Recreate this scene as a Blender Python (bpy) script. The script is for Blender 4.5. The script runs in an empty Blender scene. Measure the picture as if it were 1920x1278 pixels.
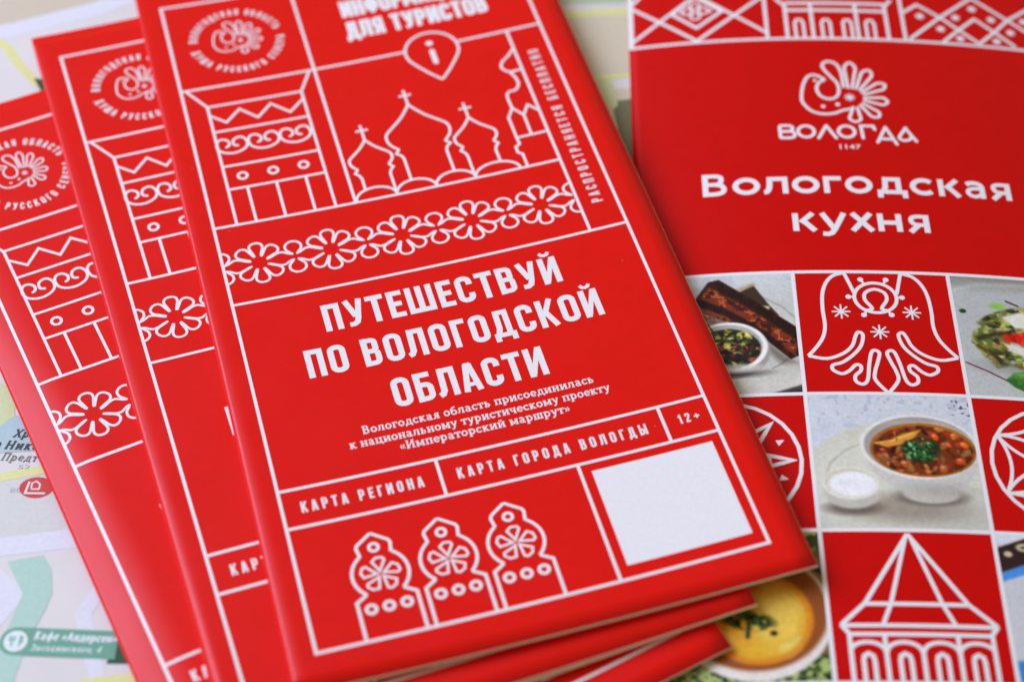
import bpy, math, random
import numpy as np
from mathutils import Matrix, Vector
random.seed(7); rng = np.random.default_rng(11)
scene = bpy.context.scene
COL = scene.collection
MM = 0.001
PI = math.pi

# ------------------------------------------------------------------ camera, world, lights
M3 = np.diag([1., -1., -1.])
def rod(w):
    w = np.array(w, float); t = np.linalg.norm(w) + 1e-12; k = w / t
    K = np.array([[0, -k[2], k[1]], [k[2], 0, -k[0]], [-k[1], k[0], 0]])
    return np.eye(3) + math.sin(t) * K + (1 - math.cos(t)) * K @ K
RC = rod([-0.6939116739750721, 0.01098416348212246, 0.014804438565925025]) @ M3   # world (z up) -> camera (x right, y down, z forward)
TC = np.array([26.89119354499501, -12.702230896299505, 403.125527952798])        # millimetres
FPX = 3509.9429638466163
cam_d = bpy.data.cameras.new("camera"); cam = bpy.data.objects.new("camera", cam_d); COL.objects.link(cam)
pos = -RC.T @ TC * MM
cm = Matrix.Identity(4)
for i in range(3):
    cm[i][0] = RC[0, i]; cm[i][1] = -RC[1, i]; cm[i][2] = -RC[2, i]; cm[i][3] = pos[i]
cam.matrix_world = cm
cam_d.sensor_width = 36; cam_d.lens = FPX / 1920 * 36
cam_d.clip_start = 0.01; cam_d.clip_end = 20
cam_d.dof.use_dof = True; cam_d.dof.aperture_fstop = 8.8; cam_d.dof.focus_distance = 0.386
cam_d.dof.aperture_blades = 0
scene.camera = cam

world = bpy.data.worlds.new("World"); scene.world = world; world.use_nodes = True
bg = world.node_tree.nodes["Background"]
bg.inputs[0].default_value = (1.0, 0.87, 0.63, 1); bg.inputs[1].default_value = 0.335

def area(name, loc, target, size, size_y, power, color):
    l = bpy.data.lights.new(name, 'AREA'); l.shape = 'RECTANGLE'; l.size = size; l.size_y = size_y
    l.energy = power; l.color = color
    o = bpy.data.objects.new(name, l); COL.objects.link(o); o.location = loc
    o.rotation_euler = (Vector(target) - Vector(loc)).to_track_quat('-Z', 'Y').to_euler()
    return o
area("window_light", (-1.06, 0.43, 1.02), (0, 0, 0), 1.15, 1.05, 31.5, (0.68, 0.78, 1.09))

scene.view_settings.view_transform = 'Standard'
try: scene.view_settings.look = 'None'
except Exception: pass
scene.view_settings.exposure = 0.05; scene.view_settings.gamma = 1.0
scene.cycles.use_denoising = True
scene.cycles.max_bounces = 8

# ------------------------------------------------------------------ materials
def lin(c):
    c = np.asarray(c, float) / 255.
    return np.where(c <= .04045, c / 12.92, ((c + .055) / 1.055) ** 2.4)
def mat(name, col, rough=.5, spec=.5, var=.04, nscale=900., bump=.0, bscale=3000., vcol=False, coat=0., mottled=0.):
    m = bpy.data.materials.new(name); m.use_nodes = True
    nt = m.node_tree; b = nt.nodes["Principled BSDF"]
    tc = nt.nodes.new("ShaderNodeTexCoord")
    n = nt.nodes.new("ShaderNodeTexNoise"); n.inputs["Scale"].default_value = nscale; n.inputs["Detail"].default_value = 4
    nt.links.new(tc.outputs["Object"], n.inputs["Vector"])
    mr = nt.nodes.new("ShaderNodeMapRange"); mr.inputs[1].default_value = .3; mr.inputs[2].default_value = .7
    mr.inputs[3].default_value = 1 - var; mr.inputs[4].default_value = 1 + var
    nt.links.new(n.outputs["Fac"], mr.inputs[0])
    mx = nt.nodes.new("ShaderNodeMix"); mx.data_type = 'RGBA'; mx.blend_type = 'MULTIPLY'; mx.inputs[0].default_value = 1
    if vcol:
        a = nt.nodes.new("ShaderNodeVertexColor"); a.layer_name = "ink"; nt.links.new(a.outputs["Color"], mx.inputs[6])
    else:
        mx.inputs[6].default_value = (*col, 1)
    nt.links.new(mr.outputs[0], mx.inputs[7]); nt.links.new(mx.outputs[2], b.inputs["Base Color"])
    b.inputs["Roughness"].default_value = rough; b.inputs["Specular IOR Level"].default_value = spec
    if coat: b.inputs["Coat Weight"].default_value = coat; b.inputs["Coat Roughness"].default_value = .25
    if mottled:
        n3 = nt.nodes.new("ShaderNodeTexNoise"); n3.inputs["Scale"].default_value = 55; n3.inputs["Detail"].default_value = 3
        nt.links.new(tc.outputs["Object"], n3.inputs["Vector"])
        m3 = nt.nodes.new("ShaderNodeMapRange"); m3.inputs[1].default_value = .3; m3.inputs[2].default_value = .7
        m3.inputs[3].default_value = rough - mottled; m3.inputs[4].default_value = rough + mottled
        nt.links.new(n3.outputs["Fac"], m3.inputs[0]); nt.links.new(m3.outputs[0], b.inputs["Roughness"])
    if bump:
        n2 = nt.nodes.new("ShaderNodeTexNoise"); n2.inputs["Scale"].default_value = bscale; n2.inputs["Detail"].default_value = 3
        nt.links.new(tc.outputs["Object"], n2.inputs["Vector"])
        n4 = nt.nodes.new("ShaderNodeTexNoise"); n4.inputs["Scale"].default_value = 28; n4.inputs["Detail"].default_value = 2
        nt.links.new(tc.outputs["Object"], n4.inputs["Vector"])
        bp = nt.nodes.new("ShaderNodeBump"); bp.inputs["Strength"].default_value = bump; bp.inputs["Distance"].default_value = .00002
        nt.links.new(n2.outputs["Fac"], bp.inputs["Height"])
        bp2 = nt.nodes.new("ShaderNodeBump"); bp2.inputs["Strength"].default_value = .25; bp2.inputs["Distance"].default_value = .0004
        nt.links.new(n4.outputs["Fac"], bp2.inputs["Height"]); nt.links.new(bp.outputs[0], bp2.inputs["Normal"])
        nt.links.new(bp2.outputs[0], b.inputs["Normal"])
    return m
RED = mat("red_coated_card", (.755, .0026, .0003), .32, .27, .025, 260, bump=.25, mottled=.02)
RED2 = mat("deep_red_coated_card", (.60, .0003, .0002), .40, .16, .025, 260, bump=.25, mottled=.02)
WHITE = mat("unprinted_white", (.85, .815, .795), .42, .45, .03, 1500, bump=.3)
DUST = mat("paper_dust", (.62, .34, .32), .9, .1, .1, 3000)
CREAM = mat("paper_edge", (.93, .83, .66), .8, .2, .08, 2500)
PAGE = mat("inner_page_paper", (.84, .82, .78), .6, .4, .04, 600)
PHOTO = mat("printed_photo", (1, 1, 1), .42, .25, .03, 1500, vcol=True, bump=.3)
MAPP = mat("map_paper", tuple(lin((221, 214, 208))), .5, .4, .03, 60, bump=.3, mottled=.04)
TABLE = mat("pale_table_laminate", (.60, .55, .48), .5, .4, .05, 40)
def ink(name, rgb): return mat(name, tuple(lin(rgb)), .48, .4, .04, 1200)
INK = dict(road=ink("map_road_white", (222, 219, 226)), yellow=ink("map_road_yellow", (224, 220, 146)), green=ink("map_park_green", (176, 206, 190)),
           dgreen=ink("map_pill_green", (104, 160, 134)), red=ink("map_badge_red", (205, 45, 30)), black=ink("map_text_black", (40, 38, 40)),
           grey=ink("map_text_grey", (110, 108, 112)), pale=ink("map_number_grey", (196, 194, 200)), olive=ink("map_olive", (120, 118, 84)), water=ink("map_water", (176, 196, 198)),
           beige=ink("map_block_beige", (208, 192, 168)), forest=ink("map_wood_green", (28, 72, 22)), pgreen=ink("map_lawn_green", (180, 196, 160)),
           block=ink("map_block_grey", (211, 209, 202)), sand=ink("map_block_sand", (214, 200, 172)), white=ink("map_text_white", (225, 232, 228)),
           bgreen=ink("map_block_green", (206, 212, 158)))

# ------------------------------------------------------------------ object helpers
def link(name, me, m, parent=None):
    o = bpy.data.objects.new(name, me); COL.objects.link(o)
    for x in (m if isinstance(m, (list, tuple)) else [m]): me.materials.append(x)
    if parent: o.parent = parent
    return o
def mesh(name, V, F, mi=None, smooth=False):
    me = bpy.data.meshes.new(name); me.from_pydata(V, [], F)
    if mi is not None: me.polygons.foreach_set("material_index", mi)
    if smooth: me.polygons.foreach_set("use_smooth", [True] * len(F))
    me.update(); return me
def empty(name, M, label, cat, group=None):
    o = bpy.data.objects.new(name, None); COL.objects.link(o); o.empty_display_size = .01
    o.matrix_world = M; o["label"] = label; o["category"] = cat
    if group: o["group"] = group
    return o

# ------------------------------------------------------------------ ink: flat print laid on a surface
def cr(P, n=6, closed=False):
    """Catmull-Rom through P"""
    P = [np.array(p, float) for p in P]; out = []
    N = len(P); rngk = range(N if closed else N - 1)
    for i in rngk:
        if closed: p0, p1, p2, p3 = P[i - 1], P[i], P[(i + 1) % N], P[(i + 2) % N]
        else: p0, p1, p2, p3 = P[max(i - 1, 0)], P[i], P[i + 1], P[min(i + 2, N - 1)]
        for k in range(n):
            t = k / n
            out.append(.5 * ((2 * p1) + (-p0 + p2) * t + (2 * p0 - 5 * p1 + 4 * p2 - p3) * t * t + (-p0 + 3 * p1 - 3 * p2 + p3) * t ** 3))
    if not closed: out.append(P[-1])
    return [tuple(p) for p in out]
def arc(cx, cy, r, a0, a1, n=24, ry=None):
    ry = ry or r
    return [(cx + r * math.cos(math.radians(a0 + (a1 - a0) * i / n)), cy - ry * math.sin(math.radians(a0 + (a1 - a0) * i / n))) for i in range(n + 1)]
class Ink:
    def __init__(s, surf, lift=.03): s.V = []; s.F = []; s.surf = surf; s.k = 0; s.lift = lift
    def _lay(s): s.k = (s.k + 1) % 14; return s.lift + s.k * .0014
    def raw(s, P, F):
        z = s._lay(); b = len(s.V)
        s.V += [(p[0], p[1], z) for p in P]
        for f in F:
            a = 0
            for i in range(len(f)):
                x0, y0 = P[f[i]][:2]; x1, y1 = P[f[(i + 1) % len(f)]][:2]; a += x0 * y1 - x1 * y0
            s.F.append([b + i for i in (f if a < 0 else f[::-1])])
    def poly(s, P): s.raw(P, [list(range(len(P)))])
    def disc(s, x, y, r, n=20): s.poly([(x + r * math.cos(2 * PI * i / n), y + r * math.sin(2 * PI * i / n)) for i in range(n)])
    def ring(s, x, y, r, w): s.stroke(arc(x, y, r, 0, 360, 28)[:-1], w, True)
    def rect(s, x0, y0, x1, y1, d=3.):
        nx = max(1, int(abs(x1 - x0) / d)); ny = max(1, int(abs(y1 - y0) / d))
        P = [(x0 + (x1 - x0) * i / nx, y0 + (y1 - y0) * j / ny) for j in range(ny + 1) for i in range(nx + 1)]
        s.raw(P, [[j * (nx + 1) + i, j * (nx + 1) + i + 1, (j + 1) * (nx + 1) + i + 1, (j + 1) * (nx + 1) + i] for j in range(ny) for i in range(nx)])
    def stroke(s, P, w, closed=False, rnd=False):
        P = [np.array(p[:2], float) for p in P]
        Q = [P[0]]
        for p in P[1:]:
            if np.linalg.norm(p - Q[-1]) > 1e-4: Q.append(p)
        if closed and np.linalg.norm(Q[0] - Q[-1]) < 1e-4: Q.pop()
        P = Q
        if len(P) < 2: return
        # break at very sharp corners
        if not closed:
            for i in range(1, len(P) - 1):
                a = P[i] - P[i - 1]; b = P[i + 1] - P[i]
                c = a @ b / (np.linalg.norm(a) * np.linalg.norm(b))
                if c < -.35:
                    s.stroke(P[:i + 1], w, rnd=rnd); s.stroke(P[i:], w, rnd=rnd); s.disc(*P[i], w * .5, 12); return
        R = []
        M = len(P); rr = range(M) if closed else range(M - 1)
        for i in rr:
            a, b = P[i], P[(i + 1) % M]; n = max(1, int(math.ceil(np.linalg.norm(b - a) / 2.5)))
            for k in range(n): R.append(a + (b - a) * k / n)
        if not closed: R.append(P[-1])
        N = len(R); L = []; h = w / 2
        for i in range(N):
            pv = R[i - 1] if (i or closed) else None; nx = R[(i + 1) % N] if (i < N - 1 or closed) else None
            d1 = (R[i] - pv) if pv is not None else None; d2 = (nx - R[i]) if nx is not None else None
            if d1 is not None: d1 = d1 / np.linalg.norm(d1)
            if d2 is not None: d2 = d2 / np.linalg.norm(d2)
            if d1 is None: d = d2; c = 1
            elif d2 is None: d = d1; c = 1
            else:
                d = d1 + d2; d = d / (np.linalg.norm(d) + 1e-9); c = max(.42, d @ d1)
            nn = np.array([-d[1], d[0]]) * h / c
            L += [R[i] + nn, R[i] - nn]
        F = [[2 * i, 2 * i + 1, 2 * ((i + 1) % N) + 1, 2 * ((i + 1) % N)] for i in range(N if closed else N - 1)]
        s.raw([tuple(p) for p in L], F)
        if rnd and not closed:
            s.disc(*R[0], h, 12); s.disc(*R[-1], h, 12)
    def build(s, name, m, parent, label=None):
        V = [(x * MM, -y * MM, (s.surf(x, y) + z) * MM) for x, y, z in s.V]
        o = link(name, mesh(name, V, s.F), m, parent)
        if label: o["label"] = label
        return o
def clipx(P, a, b):
    """split a polyline to the pieces with a<=x<=b"""
    out = []; cur = []
    for p, q in zip(P[:-1], P[1:]):
        p = np.array(p, float); q = np.array(q, float); t0, t1 = 0., 1.; d = q[0] - p[0]
        if abs(d) < 1e-9:
            if not (a <= p[0] <= b): cur and out.append(cur); cur = []; continue
        else:
            ta, tb = (a - p[0]) / d, (b - p[0]) / d
            t0 = max(0, min(ta, tb)); t1 = min(1, max(ta, tb))
            if t0 >= t1: cur and out.append(cur); cur = []; continue
        if not cur or t0 > 0: cur and out.append(cur); cur = [tuple(p + (q - p) * t0)]
        cur.append(tuple(p + (q - p) * t1))
        if t1 < 1: out.append(cur); cur = []
    if cur: out.append(cur)
    return [c for c in out if len(c) > 1]

# ---- condensed capitals drawn as strokes, unit cap height, y up
def bowl(x0, x1, yb, yt, r=.11):   # right-hand bowl from (x0,yt) round to (x0,yb)
    a = [(x1 - r + r * math.cos(math.radians(t)), yt - r + r * math.sin(math.radians(t))) for t in (90, 67, 45, 22, 0)]
    b = [(x1 - r + r * math.cos(math.radians(t)), yb + r + r * math.sin(math.radians(t))) for t in (0, -22, -45, -67, -90)]
    return [(x0, yt)] + a + b + [(x0, yb)]
def rrect(x0, y0, x1, y1, r):
    P = []
    for cx, cy, a in ((x1 - r, y1 - r, 0), (x0 + r, y1 - r, 90), (x0 + r, y0 + r, 180), (x1 - r, y0 + r, 270)):
        P += [(cx + r * math.cos(math.radians(a + t)), cy + r * math.sin(math.radians(a + t))) for t in (0, 22, 45, 67, 90)]
    return P
L_, B_, T_ = .09, .09, .91
GC = {  # glyph: (width, [(points, closed, stroke factor)])
 'П': (.46, [([(L_, 0), (L_, T_), (.37, T_), (.37, 0)], 0, 1)]),
 'У': (.47, [([(.40, 1), (.29, .30), (.25, .15), (.17, .09), (.06, .09)], 0, .95), ([(.07, 1), (.245, .36)], 0, .95)]),
 'Т': (.42, [([(0, T_), (.42, T_)], 0, 1), ([(.21, 0), (.21, T_)], 0, 1)]),
 'Е': (.38, [([(.38, T_), (L_, T_), (L_, B_), (.38, B_)], 0, 1), ([(L_, .51), (.34, .51)], 0, 1)]),
 'Ш': (.68, [([(L_, 1), (L_, B_), (.59, B_), (.59, 1)], 0, 1), ([(.34, B_), (.34, 1)], 0, 1)]),
 'Ц': (.50, [([(L_, 1), (L_, B_), (.47, B_), (.47, -.12)], 0, 1), ([(.36, B_), (.36, 1)], 0, 1)]),
 'В': (.45, [([(L_, 0), (L_, 1)], 0, 1), (bowl(L_, .34, .52, T_, .09), 0, .95), (bowl(L_, .36, B_, .52, .11), 0, .95)]),
 'И': (.48, [([(L_, 0), (L_, 1)], 0, 1), ([(.39, 0), (.39, 1)], 0, 1), ([(.12, .08), (.36, .92)], 0, .8)]),
 'О': (.46, [(rrect(L_, B_, .37, T_, .13), 1, 1)]),
 'С': (.45, [([(.36, .66)] + rrect(L_, B_, .36, T_, .13)[0:5][0:] + rrect(L_, B_, .36, T_, .13)[5:15] + rrect(L_, B_, .36, T_, .13)[15:] + [(.36, .34)], 0, 1)]),
 'Л': (.48, [([(0, .08), (.07, .11), (.12, .22), (.14, T_), (.39, T_), (.39, 0)], 0, 1)]),
 'Г': (.36, [([(L_, 0), (L_, T_), (.36, T_)], 0, 1)]),
 'Д': (.52, [([(.10, .09), (.16, .34), (.17, T_), (.38, T_), (.38, .09)], 0, .95), ([(.06, -.13), (.06, .09), (.46, .09), (.46, -.13)], 0, .9)]),
 'К': (.47, [([(L_, 0), (L_, 1)], 0, 1), ([(.39, 1), (.15, .40)], 0, .9), ([(.20, .56), (.40, 0)], 0, .95)]),
 'Б': (.45, [([(.40, T_), (L_, T_), (L_, 0)], 0, 1), (bowl(L_, .36, B_, .57, .12), 0, .95)]),
 'А': (.46, [([(.07, 0), (.20, .95)], 0, .95), ([(.39, 0), (.26, .95)], 0, .95), ([(.12, .24), (.34, .24)], 0, .75), ([(.15, .93), (.31, .93)], 0, .7)]),
 'Р': (.44, [([(L_, 0), (L_, 1)], 0, 1), (bowl(L_, .35, .43, T_, .12), 0, .95)]),
 'Н': (.46, [([(L_, 0), (L_, 1)], 0, 1), ([(.37, 0), (.37, 1)], 0, 1), ([(L_, .5), (.37, .5)], 0, .9)]),
 'Ы': (.62, [([(L_, 0), (L_, 1)], 0, 1), (bowl(L_, .34, B_, .55, .12), 0, .95), ([(.53, 0), (.53, 1)], 0, 1)]),
 'Ь': (.43, [([(L_, 0), (L_, 1)], 0, 1), (bowl(L_, .34, B_, .55, .12), 0, .95)]),
 'Я': (.45, [([(.36, 0), (.36, 1)], 0, 1), ([(.45 - x, y) for x, y in bowl(L_, .36, .45, T_, .12)], 0, .95), ([(.20, .45), (.08, 0)], 0, .9)]),
 'Ф': (.58, [([(.29, 0), (.29, 1)], 0, 1), (rrect(L_, .25, .49, .80, .13), 1, .95)]),
 'М': (.60, [([(L_, 0), (L_, 1)], 0, 1), ([(.51, 0), (.51, 1)], 0, 1), ([(.11, .95), (.30, .25), (.49, .95)], 0, .75)]),
 '1': (.32, [([(.21, 0), (.21, 1)], 0, 1), ([(.03, .74), (.21, .88)], 0, .8)]),
 '2': (.42, [([(.08, .68), (.08, .83), (.14, .90), (.28, .90), (.35, .83), (.35, .66), (.10, .20), (.09, .09), (.40, .09)], 0, .95)]),
 '+': (.54, [([(.03, .46), (.51, .46)], 0, .85), ([(.27, .22), (.27, .70)], 0, .85)]),
 ' ': (.19, []), '·': (.2, [([(.1, .42), (.1, .58)], 0, .9)]),
}
GC['Й'] = (.48, GC['И'][1] + [([(.13, 1.20), (.17, 1.115), (.24, 1.09), (.31, 1.115), (.35, 1.20)], 0, .6)])
# ---- slab-serif lower case, unit = cap height, x height .70
X_ = .70
def oval(cx, cy, rx, ry, a0=0, a1=360, n=16): return [(cx + rx * math.cos(math.radians(a0 + (a1 - a0) * i / n)), cy + ry * math.sin(math.radians(a0 + (a1 - a0) * i / n))) for i in range(n + 1)]
def stem(x, y0=0, y1=X_, a=1, b=1):
    o = [([(x, y0), (x, y1)], 0, 1.1)]
    if a: o.append(([(x - .14, y0 + .045), (x + .14, y0 + .045)], 0, .7))
    if b: o.append(([(x - .14, y1 - .045), (x + .14, y1 - .045)], 0, .7))
    return o
GS = {
 'о': (.62, [(oval(.31, .35, .225, .28)[:-1], 1, 1)]),
 'в': (.60, stem(.16) + [([(.1, .64), (.34, .64), (.42, .56), (.40, .42), (.32, .37), (.16, .37)], 0, .9), ([(.32, .37), (.44, .30), (.45, .14), (.36, .06), (.1, .06)], 0, .9)]),
 'л': (.66, [([(.02, .07), (.12, .10), (.18, .25), (.20, .63)], 0, .9), ([(.12, .64), (.56, .64)], 0, .8)] + stem(.50, b=0)),
 'г': (.50, stem(.16) + [([(.1, .64), (.44, .64), (.44, .46)], 0, .8)]),
 'д': (.68, [([(.16, .07), (.23, .3), (.25, .64), (.52, .64), (.52, .06)], 0, .9), ([(.07, -.16), (.07, .06), (.63, .06), (.63, -.16)], 0, .8)]),
 'с': (.54, [(oval(.31, .35, .225, .28, 50, 320), 0, 1), ([(.47, .48), (.47, .66)], 0, .6)]),
 'к': (.64, stem(.16) + [([(.46, .62), (.2, .32)], 0, .9), ([(.26, .40), (.50, .05)], 0, 1), ([(.38, .655), (.60, .655)], 0, .7), ([(.40, .045), (.64, .045)], 0, .7)]),
 'а': (.60, [([(.10, .56), (.18, .64), (.32, .64), (.42, .54), (.42, .06), (.56, .06)], 0, 1), (oval(.26, .21, .16, .16)[:-1], 1, .85)]),
 'я': (.62, stem(.46) + [([(.5, .64), (.28, .64), (.19, .55), (.20, .42), (.30, .34), (.46, .34)], 0, .9), ([(.30, .34), (.12, .04)], 0, .9), ([(.0, .045), (.22, .045)], 0, .7)]),
 'б': (.62, [(oval(.31, .30, .225, .25)[:-1], 1, 1), ([(.09, .3), (.10, .7), (.26, .88), (.50, .96)], 0, 1)]),
 'т': (.56, stem(.28, b=0) + [([(.04, .48), (.04, .64), (.52, .64), (.52, .48)], 0, .8)]),
 'ь': (.58, stem(.16) + [([(.16, .40), (.36, .40), (.45, .32), (.45, .15), (.36, .06), (.16, .06)], 0, .9)]),
 'п': (.70, stem(.16) + stem(.54) + [([(.1, .64), (.6, .64)], 0, .8)]),
 'р': (.66, stem(.16, -.26) + [(oval(.33, .35, .22, .28, 150, -150), 0, 1)]),
 'и': (.72, stem(.16) + stem(.56) + [([(.2, .10), (.52, .60)], 0, .8)]),
 'е': (.58, [(oval(.31, .35, .225, .28, 0, 320), 0, 1), ([(.1, .36), (.53, .36)], 0, .7)]),
 'н': (.70, stem(.16) + stem(.54) + [([(.16, .35), (.54, .35)], 0, .8)]),
 'м': (.84, stem(.16) + stem(.68) + [([(.18, .62), (.42, .14), (.66, .62)], 0, .85)]),
 'у': (.62, [([(.12, .64), (.33, .10)], 0, 1), ([(.52, .64), (.28, -.10), (.18, -.22), (.06, -.20)], 0, .95), ([(.0, .655), (.24, .655)], 0, .7), ([(.42, .655), (.62, .655)], 0, .7)]),
 'ч': (.64, stem(.48) + [([(.14, .64), (.14, .40), (.22, .30), (.48, .30)], 0, .9), ([(.02, .655), (.26, .655)], 0, .7)]),
 'ш': (.92, stem(.16) + stem(.46) + stem(.76) + [([(.1, .06), (.84, .06)], 0, .8)]),
 'ц': (.72, stem(.16) + stem(.54) + [([(.1, .06), (.67, .06), (.67, -.16)], 0, .8)]),
 'И': (.86, stem(.18, 0, 1) + stem(.68, 0, 1) + [([(.22, .14), (.64, .86)], 0, .8)]),
 'В': (.74, stem(.18, 0, 1) + [([(.1, .94), (.42, .94), (.54, .84), (.53, .62), (.42, .53), (.18, .53)], 0, .95), ([(.42, .53), (.58, .42), (.58, .18), (.46, .06), (.1, .06)], 0, .95)]),
 '«': (.52, [([(.24, .60), (.08, .36), (.24, .12)], 0, .7), ([(.46, .60), (.30, .36), (.46, .12)], 0, .7)]),
 '»': (.52, [([(.06, .60), (.22, .36), (.06, .12)], 0, .7), ([(.28, .60), (.44, .36), (.28, .12)], 0, .7)]),
 ' ': (.30, []),
}
GS['Х'] = (.84, [([(.12, .96), (.70, .04)], 0, 1.1), ([(.70, .96), (.12, .04)], 0, .9), ([(.0, .955), (.30, .955)], 0, .7), ([(.54, .955), (.84, .955)], 0, .7), ([(.0, .045), (.30, .045)], 0, .7), ([(.54, .045), (.84, .045)], 0, .7)])
GS['Н'] = (.88, stem(.18, 0, 1) + stem(.70, 0, 1) + [([(.18, .5), (.70, .5)], 0, .8)])
GS['П'] = (.86, stem(.18, 0, 1) + stem(.68, 0, 1) + [([(.1, .95), (.76, .95)], 0, .8)])
GS['К'] = (.80, stem(.18, 0, 1) + [([(.60, .95), (.22, .48)], 0, .9), ([(.30, .56), (.64, .05)], 0, 1)])
GS['А'] = (.82, [([(.12, .03), (.40, 1)], 0, .9), ([(.40, 1), (.70, .03)], 0, 1.1), ([(.22, .34), (.60, .34)], 0, .7)])
GS['З'] = (.66, [([(.10, .78), (.20, .94), (.42, .94), (.52, .80), (.46, .58), (.28, .53)], 0, 1), ([(.28, .53), (.52, .46), (.56, .24), (.44, .06), (.20, .06), (.08, .22)], 0, 1)])
GS['ф'] = (.86, stem(.43, -.26, 1, b=0) + [(oval(.43, .35, .32, .27)[:-1], 1, .9)])
GS['х'] = (.64, [([(.08, .66), (.54, .04)], 0, 1), ([(.54, .66), (.08, .04)], 0, .9)])
GS[','] = (.24, [([(.12, .06), (.06, -.18)], 0, 1.1)])
GS['4'] = (.66, [([(.44, 0), (.44, 1), (.06, .30), (.60, .30)], 0, .9)])
# ---- wide geometric bold
GM = {
 'В': (.80, [([(.1, 0), (.1, 1)], 0, 1), (cr([(.1, .905), (.40, .905), (.56, .84), (.58, .71), (.54, .58), (.40, .53), (.1, .53)], 3), 0, .9), (cr([(.38, .53), (.58, .46), (.65, .31), (.60, .16), (.42, .095), (.1, .095)], 3), 0, .95)]),
 'о': (.86, [(oval(.43, .38, .325, .295, n=24)[:-1], 1, 1)]),
 'л': (.74, [(cr([(.0, .08), (.08, .10), (.15, .22), (.18, .45), (.19, .665)], 3) + [(.64, .665), (.64, 0)], 0, 1)]),
 'г': (.55, [([(.1, 0), (.1, .665), (.55, .665)], 0, 1)]),
 'д': (.92, [([(.2, .1), (.27, .3), (.29, .665), (.67, .665), (.67, .1)], 0, .98), ([(.10, -.17), (.10, .09), (.84, .09), (.84, -.17)], 0, .95)]),
 'с': (.76, [(oval(.42, .38, .325, .295, 45, 315, 20), 0, 1)]),
 'к': (.70, [([(.1, 0), (.1, .76)], 0, 1), ([(.60, .76), (.24, .36)], 0, .95), ([(.30, .46), (.63, 0)], 0, 1)]),
 'а': (.66, [(cr([(.10, .60), (.24, .675), (.42, .665), (.54, .57), (.56, .42)], 3) + [(.56, 0)], 0, .98), (cr([(.56, .43), (.32, .43), (.17, .37), (.12, .24), (.20, .11), (.36, .075), (.56, .19)], 3), 0, .82)]),
 'я': (.70, [([(.60, 0), (.60, .76)], 0, 1), (cr([(.60, .68), (.34, .68), (.20, .62), (.17, .50), (.22, .38), (.36, .325), (.60, .325)], 3), 0, .85), ([(.36, .30), (.12, 0)], 0, .98)]),
 'у': (.76, [([(.08, .76), (.40, .06)], 0, 1), ([(.70, .76), (.40, .05), (.32, -.09), (.20, -.145), (.06, -.12)], 0, .95)]),
 'х': (.70, [([(.09, .76), (.63, 0)], 0, 1), ([(.61, .76), (.07, 0)], 0, 1)]),
 'н': (.72, [([(.1, 0), (.1, .76)], 0, 1), ([(.62, 0), (.62, .76)], 0, 1), ([(.1, .38), (.62, .38)], 0, .95)]),
}
GS['й'] = (.72, GS['и'][1] + [([(.24, .94), (.30, .83), (.42, .83), (.48, .94)], 0, .7)])
def setline(ik, G, text, x0, x1, base, H, stroke, sp=None, place=None):
    """letters of stroke font G fitted between x0 and x1 on the baseline (or through place(x,y) for bent or turned lines)"""
    nat = sum(G[c][0] for c in text); n = len(text) - 1
    tr = ((x1 - x0) / H - nat) / n
    kx = 1.
    if tr < .045: kx = ((x1 - x0) / H - .06 * n) / nat; tr = .06
    elif place is None and G is GS: kx = ((x1 - x0) / H - .05 * n) / nat; tr = .05
    if sp is not None: kx = ((x1 - x0) / H - sp * n) / nat; tr = sp
    x = 0.
    f = place or (lambda a, b: (x0 + a * H, base - b * H))
    for c in text:
        w, S = G[c]
        for P, cl, sf in S: ik.stroke([f(x + px * kx, py) for px, py in P], stroke * H * sf, bool(cl))
        x += w * kx + tr
def fonttext(ik, body, x0, x1, base, cap, bold=.0, shear=0., rot=0., align=None):
    """builtin font outlines, scaled to run from x0 to x1 with the given capital height"""
    c = bpy.data.curves.new("t", 'FONT'); c.body = body; c.shear = shear; c.resolution_u = 4
    o = bpy.data.objects.new("t", c); me = o.to_mesh()
    V = np.array([v.co[:] for v in me.vertices]); F = [list(p.vertices) for p in me.polygons]
    o.to_mesh_clear(); bpy.data.objects.remove(o); bpy.data.curves.remove(c)
    if not len(V): return
    lo, hi = V[:, 0].min(), V[:, 0].max(); sx = (x1 - x0) / (hi - lo); sy = cap / .729
    ca, sa = math.cos(rot), math.sin(rot); P = []
    for p in V:
        a = (p[0] - lo) * sx; b = p[1] * sy
        P.append((x0 + a * ca - b * sa, base - (b * ca + a * sa)))
    if bold:   # heavier weight: run a stroke round every outline
        cnt = {}
        for f in F:
            for i in range(len(f)):
                e = (f[i], f[(i + 1) % len(f)]); k = (min(e), max(e)); cnt[k] = cnt.get(k, 0) + 1
        nx = {}
        for (i, j), n in cnt.items():
            if n == 1: nx.setdefault(i, []).append(j); nx.setdefault(j, []).append(i)
        seen = set()
        for st in list(nx):
            if st in seen: continue
            loop = [st]; seen.add(st); cur = st
            while True:
                o = [k for k in nx[cur] if k not in seen]
                if not o: break
                cur = o[0]; seen.add(cur); loop.append(cur)
            if len(loop) > 3: ik.stroke([P[i] for i in loop], bold * cap * 2, True)
    ik.raw(P, F)

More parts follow.
